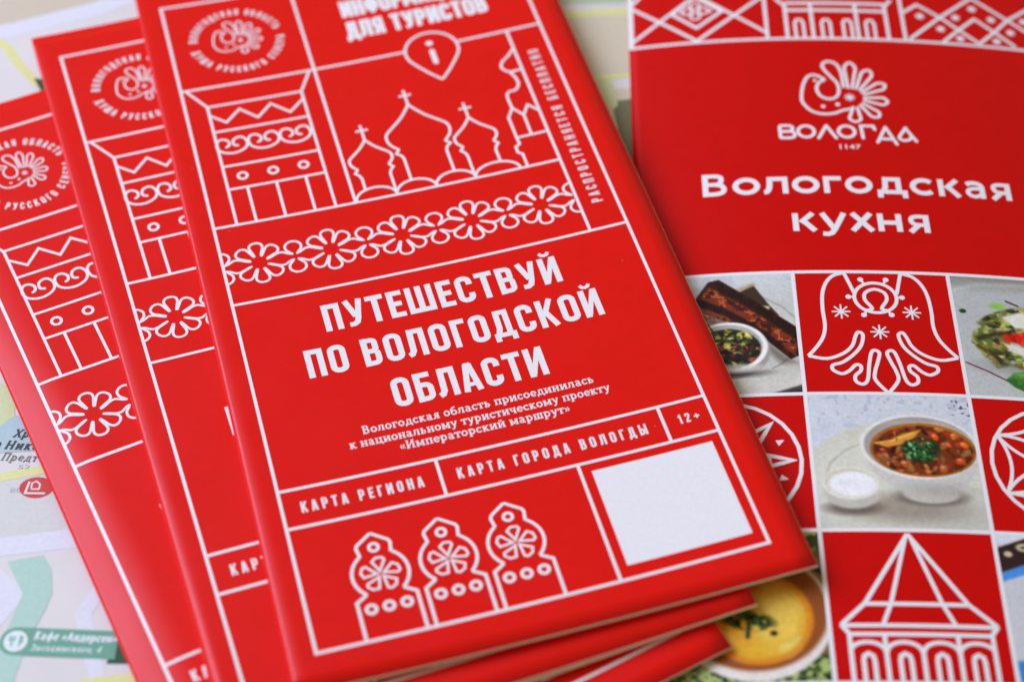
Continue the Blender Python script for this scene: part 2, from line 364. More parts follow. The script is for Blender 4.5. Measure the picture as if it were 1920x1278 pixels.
# ------------------------------------------------------------------ bird emblem (firebird-shaped crest of looping feathers)
BODY = [(51.2,-50.6),(48.6,-50.0),(46.6,-49.0),(43.9,-48.7),(41.3,-49.7),(39.6,-52.3),(39.4,-54.5),(40.0,-58.2),(41.2,-61.1),(42.7,-61.9),(44.2,-61.2),(45.3,-60.2)]
NECK = [(45.3,-60.2),(44.0,-59.5),(43.2,-57.9),(43.2,-56.2),(44.0,-54.5),(45.8,-53.7),(47.5,-54.5),(48.2,-56.5),(48.0,-59.1),(46.7,-61.4),(45.4,-63.7),(45.1,-65.4),(46.1,-66.5),(47.6,-66.3),(48.7,-65.0),(49.3,-62.3),(49.4,-57.6)]
FEATH = [((50.9,-57.3),(51.6,-66.2),1.25),((52.6,-56.9),(55.9,-63.7),1.2),((53.5,-55.6),(59.1,-59.0),1.15),((53.6,-53.8),(59.2,-53.1),1.15),((52.9,-52.2),(56.6,-48.0),1.15),((51.5,-51.2),(51.0,-46.2),1.25)]
def snow(ik, x, y, r, w):
    for k in range(8):
        a = k * PI / 4; ik.stroke([(x + .15 * r * math.cos(a), y + .15 * r * math.sin(a)), (x + r * math.cos(a), y + r * math.sin(a))], w)
def bird(ik, f, s, w):
    ik.stroke([f(p) for p in cr(BODY, 4)], w); ik.stroke([f(p) for p in cr(NECK, 4)], w)
    for b, t, hw in FEATH:
        b = np.array(b); t = np.array(t); d = t - b; n = np.array([-d[1], d[0]]) / np.linalg.norm(d) * hw
        ik.stroke([f(p) for p in cr([b + n * .35, b + d * .5 + n * .8, b + d * .82 + n, t, b + d * .82 - n, b + d * .5 - n * .8, b - n * .35], 4)], w)
    snow(ik, *f((50.5, -54.3)), 1.25 * s, w * .45); ik.disc(*f((50.5, -54.3)), .5 * s)
    ik.disc(*f((47.5, -51.9)), .55 * s); ik.disc(*f((44.1, -51.2)), .5 * s); ik.disc(*f((42.9, -60.0)), .42 * s)

# ------------------------------------------------------------------ booklets
U0, U1, V0, V1 = -5.55, 93.4, -8.8, 193.8
X1, X2, X3 = 31.5, 78.4, 86.7
Y1, Y2, Y3, Y4, Y5, Y6 = 30.7, 76.1, 99.2, 149.3, 158.4, 186.4
def sm(t): t = min(1., max(0., t)); return t * t * (3 - 2 * t)
def body_height(cfg):
    sg, sl = cfg['sag']; u1, k = cfg['roll']
    def z(u, v):
        s_ = (u - 43.5) / 49.5; l_ = (v - 95) / 104
        h = sg * (1 - s_ * s_) + sl * (1 - l_ * l_)
        e1 = u1 if u1 > 0 else u1 + 1.5 * sm((v - 30) / 130) - 1.5
        if u < e1: h -= k * ((.25 + .75 * sm((v - 5) / 110)) if u1 > 0 else (.25 + .75 * sm((v + 10) / 150))) * ((e1 - u) / (e1 + 6)) ** 2
        h += cfg['lift'] * sm((u - 55) / 38) * sm((v - 145) / 48)
        h += .10 * math.sin(v * .071 + cfg['ph']) * sm((u - 50) / 40) + .05 * math.sin(v * .13 + 2 * cfg['ph']) * sm((8 - u) / 14)
        return h
    def T(u, v):
        a, b, c = cfg['T']
        return a + b * sm((v - 15) / 120) + c * (.45 + .55 * sm((v + 10) / 170)) * math.exp(-(u + 6) / 9.) + cfg['gape'] * sm((v - 110) / 80) * sm((80 - u) / 40)
    return z, T
def sheet_cover(z, T, root):
    """folded card: front, rounded fold, back; one closed thin sheet"""
    us = list(np.linspace(U1, 12, 22)) + list(np.linspace(10, -3.2, 15)); t = .13
    V, F, MI = [], [], []
    vs = np.linspace(V0, V1, 56); rows = []
    for v in vs:
        R = T(-5, v) / 2; uf = U0 + R
        uu = [u for u in us if u > uf + .15] + [uf]
        while len(uu) < len(us) + 1: uu.insert(-1, uf + .15 * (len(us) + 1 - len(uu)) / 8)
        uu = sorted(uu, reverse=True)
        zt = z(uf, v)
        outer = [(u, z(u, v)) for u in uu]
        outer += [(uf - R * math.sin(a), zt - R + R * math.cos(a)) for a in np.linspace(0, PI, 11)[1:-1]]
        outer += [(u, z(u, v) - (T(u, v) if u > uf + 1e-6 else 2 * R)) for u in reversed(uu)]
        inner = [(u, z(u, v) - t) for u in uu]
        inner += [(uf - (R - t) * math.sin(a), zt - R + (R - t) * math.cos(a)) for a in np.linspace(0, PI, 11)[1:-1]]
        inner += [(u, z(u, v) - (T(u, v) if u > uf + 1e-6 else 2 * R) + t) for u in reversed(uu)]
        rows.append((outer, inner))
    n = len(rows[0][0])
    for (o, i_), v in zip(rows, vs):
        V += [(u * MM, -v * MM, h * MM) for u, h in o] + [(u * MM, -v * MM, h * MM) for u, h in i_]
    st = 2 * n
    for r in range(len(vs) - 1):
        a, b = r * st, (r + 1) * st
        for k in range(n - 1):
            F.append([a + k, a + k + 1, b + k + 1, b + k]); MI.append(0)
            F.append([a + n + k, b + n + k, b + n + k + 1, a + n + k + 1]); MI.append(1)
        F.append([a, b, b + n, a + n]); MI.append(1)
        F.append([a + n - 1, a + 2 * n - 1, b + 2 * n - 1, b + n - 1]); MI.append(1)
    for a, fl in ((0, 1), ((len(vs) - 1) * st, 0)):
        for k in range(n - 1):
            q = [a + k, a + n + k, a + n + k + 1, a + k + 1]; F.append(q if fl else q[::-1]); MI.append(1)
    return link("cover", mesh("cover", V, F, MI, True), [RED, CREAM], root)
def slab(z, x0, x1, y0, y1, t, nx, ny):
    V, F = [], []
    for s in (0, 1):
        for y in np.linspace(y0, y1, ny + 1):
            for x in np.linspace(x0, x1, nx + 1): V.append((x * MM, -y * MM, (z(x, y) - s * t) * MM))
    o = (nx + 1) * (ny + 1)
    for j in range(ny):
        for i in range(nx):
            a = j * (nx + 1) + i; q = [a, a + nx + 1, a + nx + 2, a + 1]; F += [q, [o + k for k in q[::-1]]]
    for i in range(nx):
        a = i; b = ny * (nx + 1) + i; F += [[a, a + 1, o + a + 1, o + a], [b, o + b, o + b + 1, b + 1]]
    for j in range(ny):
        a = j * (nx + 1); b = a + nx; F += [[a, o + a, o + a + nx + 1, a + nx + 1], [b, b + nx + 1, o + b + nx + 1, o + b]]
    return V, F
FC = [7.75 + 15.65 * k for k in range(5)]
def flower_strokes():
    S = []
    for cx in FC:
        for k in range(8):
            if k in (0, 4): continue
            a = math.radians(45 * k); ca, sa = math.cos(a), math.sin(a)
            P = cr([(1.95, .72), (3.1, 1.06), (4.2, 1.40), (5.0, 1.36), (5.6, .85), (5.8, 0), (5.6, -.85), (5.0, -1.36), (4.2, -1.40), (3.1, -1.06), (1.95, -.72)], 4)
            S.append([(cx + x * ca - y * sa, 88.35 - (x * sa + y * ca)) for x, y in P])
    for cx in [FC[0] - 7.82] + [c + 7.82 for c in FC]:
        for sy in (1, -1):
            S.append([(cx + x, 88.5 - sy * y) for x, y in cr([(-.55, .85), (-1.0, 1.45), (-1.65, 2.3), (-1.7, 3.45), (-.95, 4.3), (0, 4.55), (.95, 4.3), (1.7, 3.45), (1.65, 2.3), (1.0, 1.45), (.55, .85)], 4)])
            for sx in (1, -1):
                S.append([(cx + sx * x, 88.45 - sy * y) for x, y in cr([(.55, .85), (1.3, 1.1), (2.6, 1.85), (3.8, 1.7), (5.0, 1.1), (5.95, .74)], 5)])
    return S
def dome(ik, cx, yt, w, hr, neck, ybl, ybr, lw):
    """onion dome outline: apex (cx,yt), bulge half width w at height fraction; neck half width"""
    for sx, yb in ((-1, ybl), (1, ybr)):
        P = cr([(0, 0), (.9 * w / 7, .115 * hr), (2.7 * w / 7, .30 * hr), (5.1 * w / 7, .48 * hr), (6.7 * w / 7, .61 * hr), (w, .75 * hr), (.93 * w, .87 * hr), (.80 * w, .96 * hr), (.73 * w, hr)], 5)
        ik.stroke([(cx + sx * x, yt + y) for x, y in P], lw)
        n = neck
        ik.stroke([(cx + sx * x, yt + hr + y) for x, y in ((.73 * w, 0), (.86 * w if w > 6 else .9 * w, 1.1), (n + .35, 2.0), (n, 3.0))], lw)
        ik.stroke([(cx + sx * n, yt + hr + 2.9), (cx + sx * n, yb)], lw)
    ik.stroke([(cx, yt + .3), (cx, yt - 5.0)], lw * .95); ik.stroke([(cx - 1.45, yt - 3.15), (cx + 1.45, yt - 3.15)], lw * .95)
def booklet(cfg):
    X, Y, Z, yaw, ax, ay = cfg['pose']
    R = M3 @ rod([0, 0, yaw]) @ rod([ax, ay, 0]) @ M3
    M = Matrix.Identity(4)
    for i in range(3):
        for j in range(3): M[i][j] = R[i, j]
    M[0][3], M[1][3], M[2][3] = X * MM, -Y * MM, -Z * MM
    root = empty("tourist_booklet", M, cfg['label'], "booklet", "red tourist guide booklets fanned out in a stack")
    z, T = body_height(cfg)
    sheet_cover(z, T, root)
    np_ = cfg['pages']
    for k in range(np_):
        f = (k + .5) / np_; d = -.04 - .22 * random.random()
        zf = lambda u, v, f=f: z(u, v) - .16 - f * (T(u, v) - .32) + .035
        V, F = slab(zf, U0 + .9 + T(-5, 100) / 3, U1 - d, V0 + .4, V1 - d * .6, .07 + .09 * cfg['gape'], 14, 24)
        link("page", mesh("page", V, F), CREAM, root)
    I = lambda: Ink(z)
    W = .66
    a = I()   # frame and rules
    for p in ([(0, 0), (X3, 0)], [(X3, 0), (X3, Y6)], [(X3, Y6), (0, Y6)], [(0, Y6), (0, 0)]):
        (x0, y0), (x1, y1) = p; dx = W / 2 if y0 == y1 else 0; dy = W / 2 if x0 == x1 else 0
        a.rect(min(x0, x1) - (dx or W / 2), min(y0, y1) - (dy or W / 2), max(x0, x1) + (dx or W / 2), max(y0, y1) + (dy or W / 2))
    a.build("border_line", WHITE, root)
    a = I()
    for x0, x1, y in ((0, 53.6, Y1), (66.0, X3, Y1), (0, X2, Y2), (0, X3, Y3), (0, X3, Y4), (0, X3, Y5)): a.rect(x0, y - W / 2, x1, y + W / 2)
    for x, y0, y1 in ((X1, 0, Y2), (X2, Y1, Y3), (31.3, Y4, Y5), (76.9, Y4, Y5), (57.6, Y5, Y6)): a.rect(x - W / 2, y0, x + W / 2, y1)
    a.build("divider_line", WHITE, root)
    a = I()   # round emblem
    s = .585
    bird(a, lambda p: (16.6 + (p[0] - 50.4) * s, 15.8 + (p[1] + 54.4) * s), s, .38)
    def ringtext(text, a0, a1, top):
        nat = sum(GC[c][0] for c in text); H = 2.05; r = 9.35 if top else 11.35
        tr = (abs(math.radians(a1 - a0)) * 10.2 / H - nat) / (len(text) - 1)
        def pl(x, y):
            an = math.radians(a0) + (-1 if top else 1) * x * H / 10.2
            rr = r + (y * H if top else -y * H)
            return (15.8 + rr * math.cos(an), 15.7 - rr * math.sin(an))
        x = 0.
        for c in text:
            w, S = GC[c]
            for P, cl, sf in S: a.stroke([pl(x + px, py) for px, py in P], .17 * H * sf, bool(cl))
            x += w + tr
    ringtext("ВОЛОГОДСКАЯ ОБЛАСТЬ", 172, 12, True); ringtext("ДУША РУССКОГО СЕВЕРА", 190, 356, False)
    a.build("round_emblem", WHITE, root)
    a = I()   # heading
    setline(a, GC, "ИНФОРМАЦИЯ", 42.0, 72.6, 14.5, 6.0, .2, sp=.075); setline(a, GC, "ДЛЯ ТУРИСТОВ", 41.7, 76.3, 22.5, 6.1, .2, sp=.075)
    a.build("heading_lettering", WHITE, root)
    a = I()   # carved window frame
    lw = .62
    for p in ([(1.2, Y1 + .2), (5.1, 37.3), (5.1, Y2)], [(30.2, Y1 + .3), (27.1, 37.3), (27.1, Y2)]): a.stroke(p, lw)
    for y in (37.3, 46.0, 57.6, 65.0): a.stroke([(5.1, y), (27.1, y)], lw)
    a.stroke([(5.1, 40.2), (8.5, 43.3), (12.15, 39.6), (15.8, 43.4), (19.4, 39.6), (23.3, 43.5), (27.1, 39.8)], lw)
    sw = [(7.1,51.2),(7.8,50.7),(7.9,49.6),(7.1,48.7),(5.95,48.6),(5.15,49.5),(5.0,51.0),(5.5,52.2),(6.8,53.1),(8.7,53.4),(10.6,52.8),(11.7,51.7),(11.9,50.1),(11.3,48.9),(10.4,48.5),(9.3,48.9),(8.8,49.8),(8.9,50.8),(9.7,51.2)]
    for k in range(3): a.stroke([(x + 7.28 * k, y + .25) for x, y in cr(sw, 4)], .6, rnd=True)
    for x in (9.0, 15.9, 22.8): a.ring(x, 61.3, 1.02, .62)
    for x in (9.4, 15.9, 22.5): a.stroke([(x, 65.0), (x, Y2)], lw)
    a.build("carved_window_drawing", WHITE, root)
    a = I()   # domes
    lw = .62
    dome(a, 37.7, 57.2, 4.85, 9.0, 3.25, 73.2, 75.4, lw); dome(a, 49.9, 48.5, 7.35, 14.0, 4.95, 72.4, 72.4, lw); dome(a, 62.2, 56.7, 4.85, 9.0, 3.3, 74.6, 72.4, lw)
    for x0, x1 in ((31.8, 41.0), (41.0, 50.0), (50.0, 59.0), (59.0, 69.3)):
        c = (x0 + x1) / 2; h = (x1 - x0) / 2; a.stroke([(c - h * math.cos(t), Y2 - .2 - 3.35 * math.sin(t)) for t in np.linspace(.0, PI, 15)], lw)
    tw = [(78.1,37.4),(76.4,39.4),(74.7,40.8),(73.9,42.8),(75.0,44.6),(76.4,45.1)]
    a.stroke(cr(tw, 4), lw); a.stroke([(75.6, 44.9), (78.2, 44.7)], lw)
    a.stroke(cr([(75.4,45.2),(76.1,47.0),(76.2,49.4),(75.0,51.1),(73.4,51.3),(72.6,52.7),(72.6,56.8)], 4), lw)
    a.stroke([(72.6, 56.8), (71.0, 59.6), (71.0, 66.6), (71.1, 68.6), (70.0, 69.3), (70.0, 71.1), (70.9, 71.9), (70.9, Y2)], lw)
    a.stroke([(72.6, 56.8), (74.6, 59.7), (76.3, 56.7), (78.2, 59.2)], lw); a.stroke([(74.6, 59.7), (74.5, 66.4)], lw); a.stroke([(71.0, 66.5), (78.3, 66.4)], lw)
    a.build("church_domes_drawing", WHITE, root)
    a = I()   # information pin
    R0 = 6.35; pc = [(59.75 + R0 * math.cos(math.radians(t)), 31.9 - R0 * math.sin(math.radians(t))) for t in range(-28, 209, 8)]
    a.stroke([(59.75, 42.5), (62.2, 39.6), (64.4, 36.4)] + pc + [(55.1, 36.4), (57.3, 39.6), (59.75, 42.5)], lw)
    a.disc(59.7, 29.4, .85); a.stroke([(59.7, 32.2), (59.7, 36.3)], 1.25, rnd=True)
    a.build("information_pin", WHITE, root)
    a = I()
    def side(x, y): return (83.7 - y * 2.5, 91.4 - x * 2.5)
    setline(a, GC, "РАСПРОСТРАНЯЕТСЯ БЕСПЛАТНО", 0, 52.2, 0, 2.5, .15, place=side)
    a.build("side_lettering", WHITE, root)
    a = I()
    for P in flower_strokes():
        for c in clipx(P, .1, X2 - .1): a.stroke(c, .54, rnd=True)
    a.build("flower_band", WHITE, root)
    a = I()
    for t, x0, x1, b, H in (("ПУТЕШЕСТВУЙ", 17.5, 68.9, 111.3, 7.45), ("ПО ВОЛОГОДСКОЙ", 11.6, 74.6, 122.75, 7.55), ("ОБЛАСТИ", 26.9, 59.1, 134.7, 7.6)):
        setline(a, GC, t, x0, x1, b, H, .172, sp=.085)
    a.build("title_lettering", WHITE, root)
    a = I()
    for t, x0, x1, b in (("Вологодская область присоединилась", 19.0, 66.9, 139.5), ("к национальному туристическому проекту", 15.8, 69.4, 142.5), ("«Императорский маршрут»", 25.3, 60.2, 145.3)):
        setline(a, GS, t, x0, x1, b, 2.02, .15)
    a.build("subtitle_lettering", WHITE, root)
    a = I()
    setline(a, GC, "КАРТА РЕГИОНА", 3.7, 27.8, 155.15, 2.6, .17); setline(a, GC, "КАРТА ГОРОДА ВОЛОГДЫ", 34.6, 73.3, 155.15, 2.6, .17)
    setline(a, GC, "12+", 79.9, 84.3, 154.75, 2.3, .17)
    a.build("caption_lettering", WHITE, root)
    for cx in (15.05, 28.15, 41.3):   # three carved gables
        a = I(); lw = .64; cy = 172.4; r = 5.35
        for sx in (-1, 1):
            a.stroke([(cx + sx * 5.7, Y6), (cx + sx * 5.7, 177.9), (cx + sx * 3.5, 176.5)], lw)
            a0 = math.atan2(-(176.5 - cy), 3.5); a1 = math.atan2(cy - 168.1, 3.1)
            a.stroke([(cx + sx * r * math.cos(t), cy - r * math.sin(t)) for t in np.linspace(a0, a1, 18)], lw)
            a.stroke([(cx + sx * 2.95, 168.1), (cx + sx * 3.3, 166.0), (cx + sx * 3.0, 165.3), (cx, 163.1)], lw)
        a.ring(cx, 166.4, .88, .62)
        for k in (-1, 0, 1): a.ring(cx + 3.35 * k, 179.8, .92, .66)
        for k in range(5):
            b = math.radians(86 + 72 * k)
            P = [(.7, .1), (3.3, -.34), (3.75, -.2), (3.75, .12), (3.2, .42)]
            a.stroke(([(cx + q * math.cos(b + e), 172.6 - q * math.sin(b + e)) for q, e in P]), .48, True)
        a.build("carved_gable", WHITE, root)
    a = I(); a.rect(59.8, 160.6, 84.5, 183.4)
    a.build("white_panel", WHITE, root, "white square in the lower right corner of the cover")
    r_ = random.Random(int(cfg['ph'] * 10))
    a = I()
    for _ in range(26):
        x, y = r_.uniform(-3, 91), r_.uniform(2, 190); q = r_.uniform(.05, .13); t = r_.uniform(0, PI)
        a.stroke([(x, y), (x + q * 1.6 * math.cos(t), y + q * 1.6 * math.sin(t))], q)
    o = a.build("paper_dust", DUST, root); o["kind"] = "stuff"
    return root
booklet(dict(pose=(-113.45486618718529, -82.4237110770764, -5.252689620932803, -0.28836711037673274, -0.011769167004102726, 0.005133485555016121),
    sag=(-1.2, -.61), roll=(-3.2, .55), lift=0., ph=.4, gape=0., T=(.45, .45, 1.35), pages=3,
    label="topmost red tourist booklet of the fan, its whole title and square white panel in view"))
booklet(dict(pose=(-135.0305066954721, -65.62570458569738, -4.455393799830239, -0.3534900304318683, -0.006789453672042975, -0.0007510708989595756),
    sag=(-1.05, -.49), roll=(-3.2, .55), lift=0., ph=1.7, gape=1.7, T=(.55, .35, 1.25), pages=3,
    label="middle red tourist booklet of the fan, mostly covered, lying between the other two"))
booklet(dict(pose=(-159.2144930901775, -34.58006842434453, -3.8924836988325073, -0.49356812907667014, 0.0014453994236708534, -0.012591387153862573),
    sag=(-1.14, -.12), roll=(5.5, 1.75), lift=1.3, ph=2.9, gape=0., T=(.55, .1, 1.5), pages=3,
    label="lowest red tourist booklet at the left edge, with pink sheen along its fold"))

# ------------------------------------------------------------------ food leaflet at the right
FU0, FU1, FV0, FV1 = 0., 99., -108., 103.
def fz(u, v):
    s_ = (u - 49.5) / 49.5
    return (3.8717 - .4604 * s_) * (1 - s_ * s_) + .05 * math.sin(v * .05)
froot = empty("food_leaflet", Matrix.Identity(4), "wide red leaflet about local cuisine with food photos and a bird crest, at the right", "leaflet")
V, F = slab(lambda u, v: fz(u, v), FU0, FU1, FV0, FV1, .14, 44, 30)
o = link("front_panel", mesh("front_panel", V, F, None, True), RED2, froot)
V, F = slab(lambda u, v: fz(u, v) * .55 - .2, FU0 + .3, FU1 - .4, FV0 + .3, FV1 - .3, .12, 24, 16)
link("inner_panel", mesh("inner_panel", V, F, None, True), PAGE, froot)
V, F = slab(lambda u, v: fz(u, v) * .08 - .38, FU0 + .1, FU1 - .2, FV0 + .1, FV1 - .2, .14, 12, 10)
link("back_panel", mesh("back_panel", V, F, None, True), PAGE, froot)
FI = lambda lift=.03: Ink(fz, lift)
W = .84; TB = -74.7
a = FI(.045)
for y in (TB, 0, 33, 66, 99):
    a = FI(.045); a.rect(FU0 + .05, y - W / 2, FU1, y + W / 2, 2.); a.build("grid_line", WHITE, froot)
for x0, x1, y0, y1 in [(x - W / 2, x + W / 2, .2, FV1 - 1) for x in (33, 66)] + [(x - W / 2, x + W / 2, FV0 + 1, TB) for x in (33, 66)] + [(.05, 1.2, FV0 + 1, TB + W / 2), (.05, .75, 0, FV1 - 1)]:
    a = FI(.055); a.rect(x0, y0, x1, y1); a.build("grid_line", WHITE, froot)
# band pattern at the top
a = FI(); w = .85
for P in ([(.3, -89.7), (16.2, -75.2), (33, -90.6), (36, -93)], [(.3, -76.2), (16.4, -91.6)], [(32.9, -77.0), (16.4, -92.0)], [(.3, -89.7), (3, -93)]): a.stroke(clipx(P, .3, 32.8)[0], w)
a.stroke([(10.6, -85.5), (16.3, -79.9), (22.6, -85.5), (16.3, -91.4), (10.6, -85.5)], w)
for x, y in ((16.2, -84.2), (16.2, -88.0), (14.3, -86.1), (18.2, -86.1)): a.ring(x, y, 1.15, .55)
for x, y in ((12.9, -85.8), (19.8, -85.8)): a.disc(x, y, .5)
a.build("diamond_pattern", WHITE, froot)
a = FI()
a.stroke([(35.8, -89.2), (37.8, -86.7), (37.8, TB)], w); a.stroke([(63.8, -89.4), (62.0, -86.8), (62.0, TB)], w)
for y in (-87.6, -85.0): a.stroke([(37.8, y), (62.0, y)], w * 1.1)
for x in (44.0, 54.8): a.stroke([(x, -87.6), (x, TB)], w)
for c in (40.85, 47.3, 52.4, 57.9):
    a.stroke([(c - 1.0, TB), (c - 1.0, -80.4), (c - .5, -81.5), (c + .5, -81.5), (c + 1.0, -80.4), (c + 1.0, TB)], .75)
a.build("arcade_drawing", WHITE, froot)
a = FI()
for P in ([(66.4, -85.0), (70.1, -88.2), (75.3, -84.1), (79.4, -79.9), (83.6, -75.8)], [(67.0, -75.4), (75.3, -84.0), (84, -92.2)], [(84, -92.2), (92.1, -85.1), (99, -79)],
          [(75.0, -75.0), (79.4, -79.9), (83.8, -84.4), (88.2, -80.2), (92.7, -75.6)], [(83.8, -75.4), (88.2, -80.2), (92.1, -85.1), (99, -91)]): a.stroke(P, w)
for x, y in ((70.4, -84.0), (75.0, -79.8), (79.2, -84.4), (83.7, -88.1), (88.0, -84.7), (92.2, -80.6), (96.1, -85.2), (79.4, -76.8), (88.3, -76.9)): a.disc(x, y, .8); snow(a, x, y, 1.15, .3)
a.build("lattice_pattern", WHITE, froot)
# crest and lettering
a = FI(); bird(a, lambda p: p, 1., .72); a.build("bird_crest", WHITE, froot)
a = FI(); w = .78
yt, yb = -44.9, -41.0
a.stroke([(33.6, yt), (33.6, yb)], w); a.stroke(cr([(33.5, yt), (35.8, yt), (36.5, -44.1), (35.9, -43.1), (33.6, -43.05)], 3), w); a.stroke(cr([(34, -43.05), (36.2, -43.0), (36.9, -42.0), (36.2, yb), (33.5, yb)], 3), w)
for cx in (39.5, 48.7): a.stroke([(cx + 1.85 * math.cos(t), -42.95 + 1.85 * math.sin(t)) for t in np.linspace(0, 2 * PI, 25)[:-1]], w, True)
a.stroke([(42.2, -40.8), (44.2, -44.8), (46.2, -40.8)], w, rnd=True)
a.stroke([(52.3, -40.9), (52.1, -44.9), (54.9, -44.9), (55.2, -43.8)], w, rnd=True)
a.stroke([(55.5, -39.7), (57.7, -44.6), (59.8, -39.2)], w, rnd=True); a.stroke([(56.0, -40.8), (59.3, -40.8)], w)
a.stroke(cr([(62.4, -44.6), (61.0, -42.4), (60.6, -41.2), (61.6, -40.5), (63.0, -41.0), (63.4, -42.2)], 4), w, rnd=True); a.stroke([(62.2, -44.6), (64.4, -40.4)], w, rnd=True)
a.build("crest_lettering", WHITE, froot)
a = FI(); fonttext(a, "1147", 46.7, 51.4, -37.35, 1.45, .02); a.build("year_lettering", WHITE, froot)
a = FI(); setline(a, GM, "Вологодская", 15.1, 83.9, -23.4, 6.85, .185, sp=.095); setline(a, GM, "кухня", 34.1, 64.2, -12.0, 6.95, .185, sp=.085); a.build("title_lettering", WHITE, froot)
# horned animal cell
a = FI(); w = .78
GL = [[(43.8,.35),(41.5,1.1),(39.8,3.2),(38.8,6.4),(38.5,10.8),(38.6,15.0),(37.9,18.2),(36.3,20.9),(34.5,23.1)], [(34.5,23.1),(38.2,23.9),(41.6,22.6),(43.7,20.5),(44.6,18.0),(45.3,16.8),(46.2,17.6),(45.5,20.5),(43.7,22.9),(41.3,24.9),(39.3,25.6),(39.2,26.9),(40.9,27.9),(42.5,27.1),(43.9,25.6),(44.9,25.8),(44.8,27.1),(43.6,28.4),(43.6,29.9),(44.9,30.6),(46.0,29.4),(46.7,25.4),(47.5,22.2),(48.4,21.7),(49.1,22.5),(48.5,24.8),(47.7,27.3),(47.6,29.6),(49.8,32.8)]]
for P in GL:
    a.stroke(cr(P, 4), w); a.stroke([(99.75 - x, y) for x, y in cr(P, 4)], w)
a.stroke([(43.9, .4), (45.6, 6.2)], w); a.stroke([(55.9, .4), (54.5, 6.2)], w)
a.stroke([(49.9 + 4.45 * math.cos(t), 7.3 + 4.15 * math.sin(t)) for t in np.linspace(0, 2 * PI, 40)[:-1]], w, True)
a.stroke(cr([(47.2, 10.9), (48.9, 10.3), (47.6, 7.9), (47.9, 5.9), (49.9, 4.9), (51.9, 5.9), (52.2, 7.9), (50.9, 10.3), (52.6, 10.9)], 4), w)
for x, y in ((47.2, 2.2), (52.6, 2.2), (44.2, 7.1), (55.5, 7.1), (47.0, 12.1), (52.8, 12.0)):
    a.disc(x, y, .62); d = np.array([49.9 - x, 7.3 - y]); d = d / np.linalg.norm(d); a.stroke([(x, y), (x + d[0] * 1.2, y + d[1] * 1.2)], .5)
for x, y in ((42.3, 11.2), (57.1, 11.2), (49.8, 16.7)): snow(a, x, y, 1.95, .38); a.disc(x, y, .5)
a.build("horned_animal_drawing", WHITE, froot)
# compass cell
a = FI(); w = .80; cx, cy = 16.5, 49.5
a.ring(cx, cy, 14.5, w)
for k in range(8):
    b = k * PI / 4; L = 12.8; P = []
    for q, e in ((8.3, -.16), (L, 0), (8.3, .16)): P.append((cx + q * math.cos(b + e), cy - q * math.sin(b + e)))
    a.stroke(P, .85, True)
    b += PI / 8; a.poly([(cx + q * math.cos(b + e), cy - q * math.sin(b + e)) for q, e in ((12.5, .02), (10.9, .075), (10.9, -.06))])
a.build("compass_drawing", WHITE, froot)
# six-petalled rosette cell
a = FI(); w = .80; cx, cy, r = 82.5, 49.5, 14.1
a.ring(cx, cy, r, w)
pts = [(cx + r * math.cos(math.radians(30 + 60 * k)), cy - r * math.sin(math.radians(30 + 60 * k))) for k in range(6)]
def arc3(p, q, s, n=14):
    p = np.array(p); q = np.array(q); d = q - p; m = np.array([-d[1], d[0]]) / np.linalg.norm(d)
    return [tuple(p + d * t + m * s * 4 * t * (1 - t)) for t in np.linspace(0, 1, n)]
for k in range(6):
    a.stroke(arc3(pts[k], (cx, cy), 1.9), w * .9); a.stroke(arc3(pts[k], (cx, cy), -1.9), w * .9)
    p, q = pts[k], pts[(k + 1) % 6]; A_ = arc3(p, q, 1.9); B__ = arc3(p, q, -1.9)
    mA = np.hypot(A_[7][0] - cx, A_[7][1] - cy); mB = np.hypot(B__[7][0] - cx, B__[7][1] - cy)
    a.stroke(A_ if mA < mB else B__, w * .9)
a.build("rosette_drawing", WHITE, froot)
# tent-roofed tower cell
a = FI(); w = .85
for sx in (-1, 1):
    c = 49.55; f = lambda x, y: (c + sx * x, y)
    a.stroke([f(.0, 66.9), f(9.6, 82.3), f(14.4, 86.9)], w); a.stroke([f(14.4, 86.9), f(13.0, 88.8)], w)
    a.stroke([f(.4, 67.4), f(4.8, 82.4), f(6.75, 87.0)], w * .95)
    a.stroke([f(13.1, 88.7), f(13.1, FV1 - 1)], w); a.stroke([f(6.7, 89), f(6.7, FV1 - 1)], w)
    for m in (3.35, 10.0):
        a.stroke([f(m + 3.2 * math.cos(t), 92.6 - 2.1 * math.sin(t)) for t in np.linspace(0, PI, 13)], w * .95)
        a.stroke([f(m - 1.0, FV1 - 1), f(m - 1.0, 94.4), f(m - .8, 93.4), f(m, 92.9), f(m + .8, 93.4), f(m + 1.0, 94.4), f(m + 1.0, FV1 - 1)], w)
a.stroke([(49.55, 92.2), (49.55, FV1 - 1)], w)
for x, y in ((9.6, 82.4), (14.2, 87.0), (13.1, 88.85)): a.stroke([(49.55 - x, y), (49.55 + x, y)], w)
a.build("tent_roof_tower_drawing", WHITE, froot)

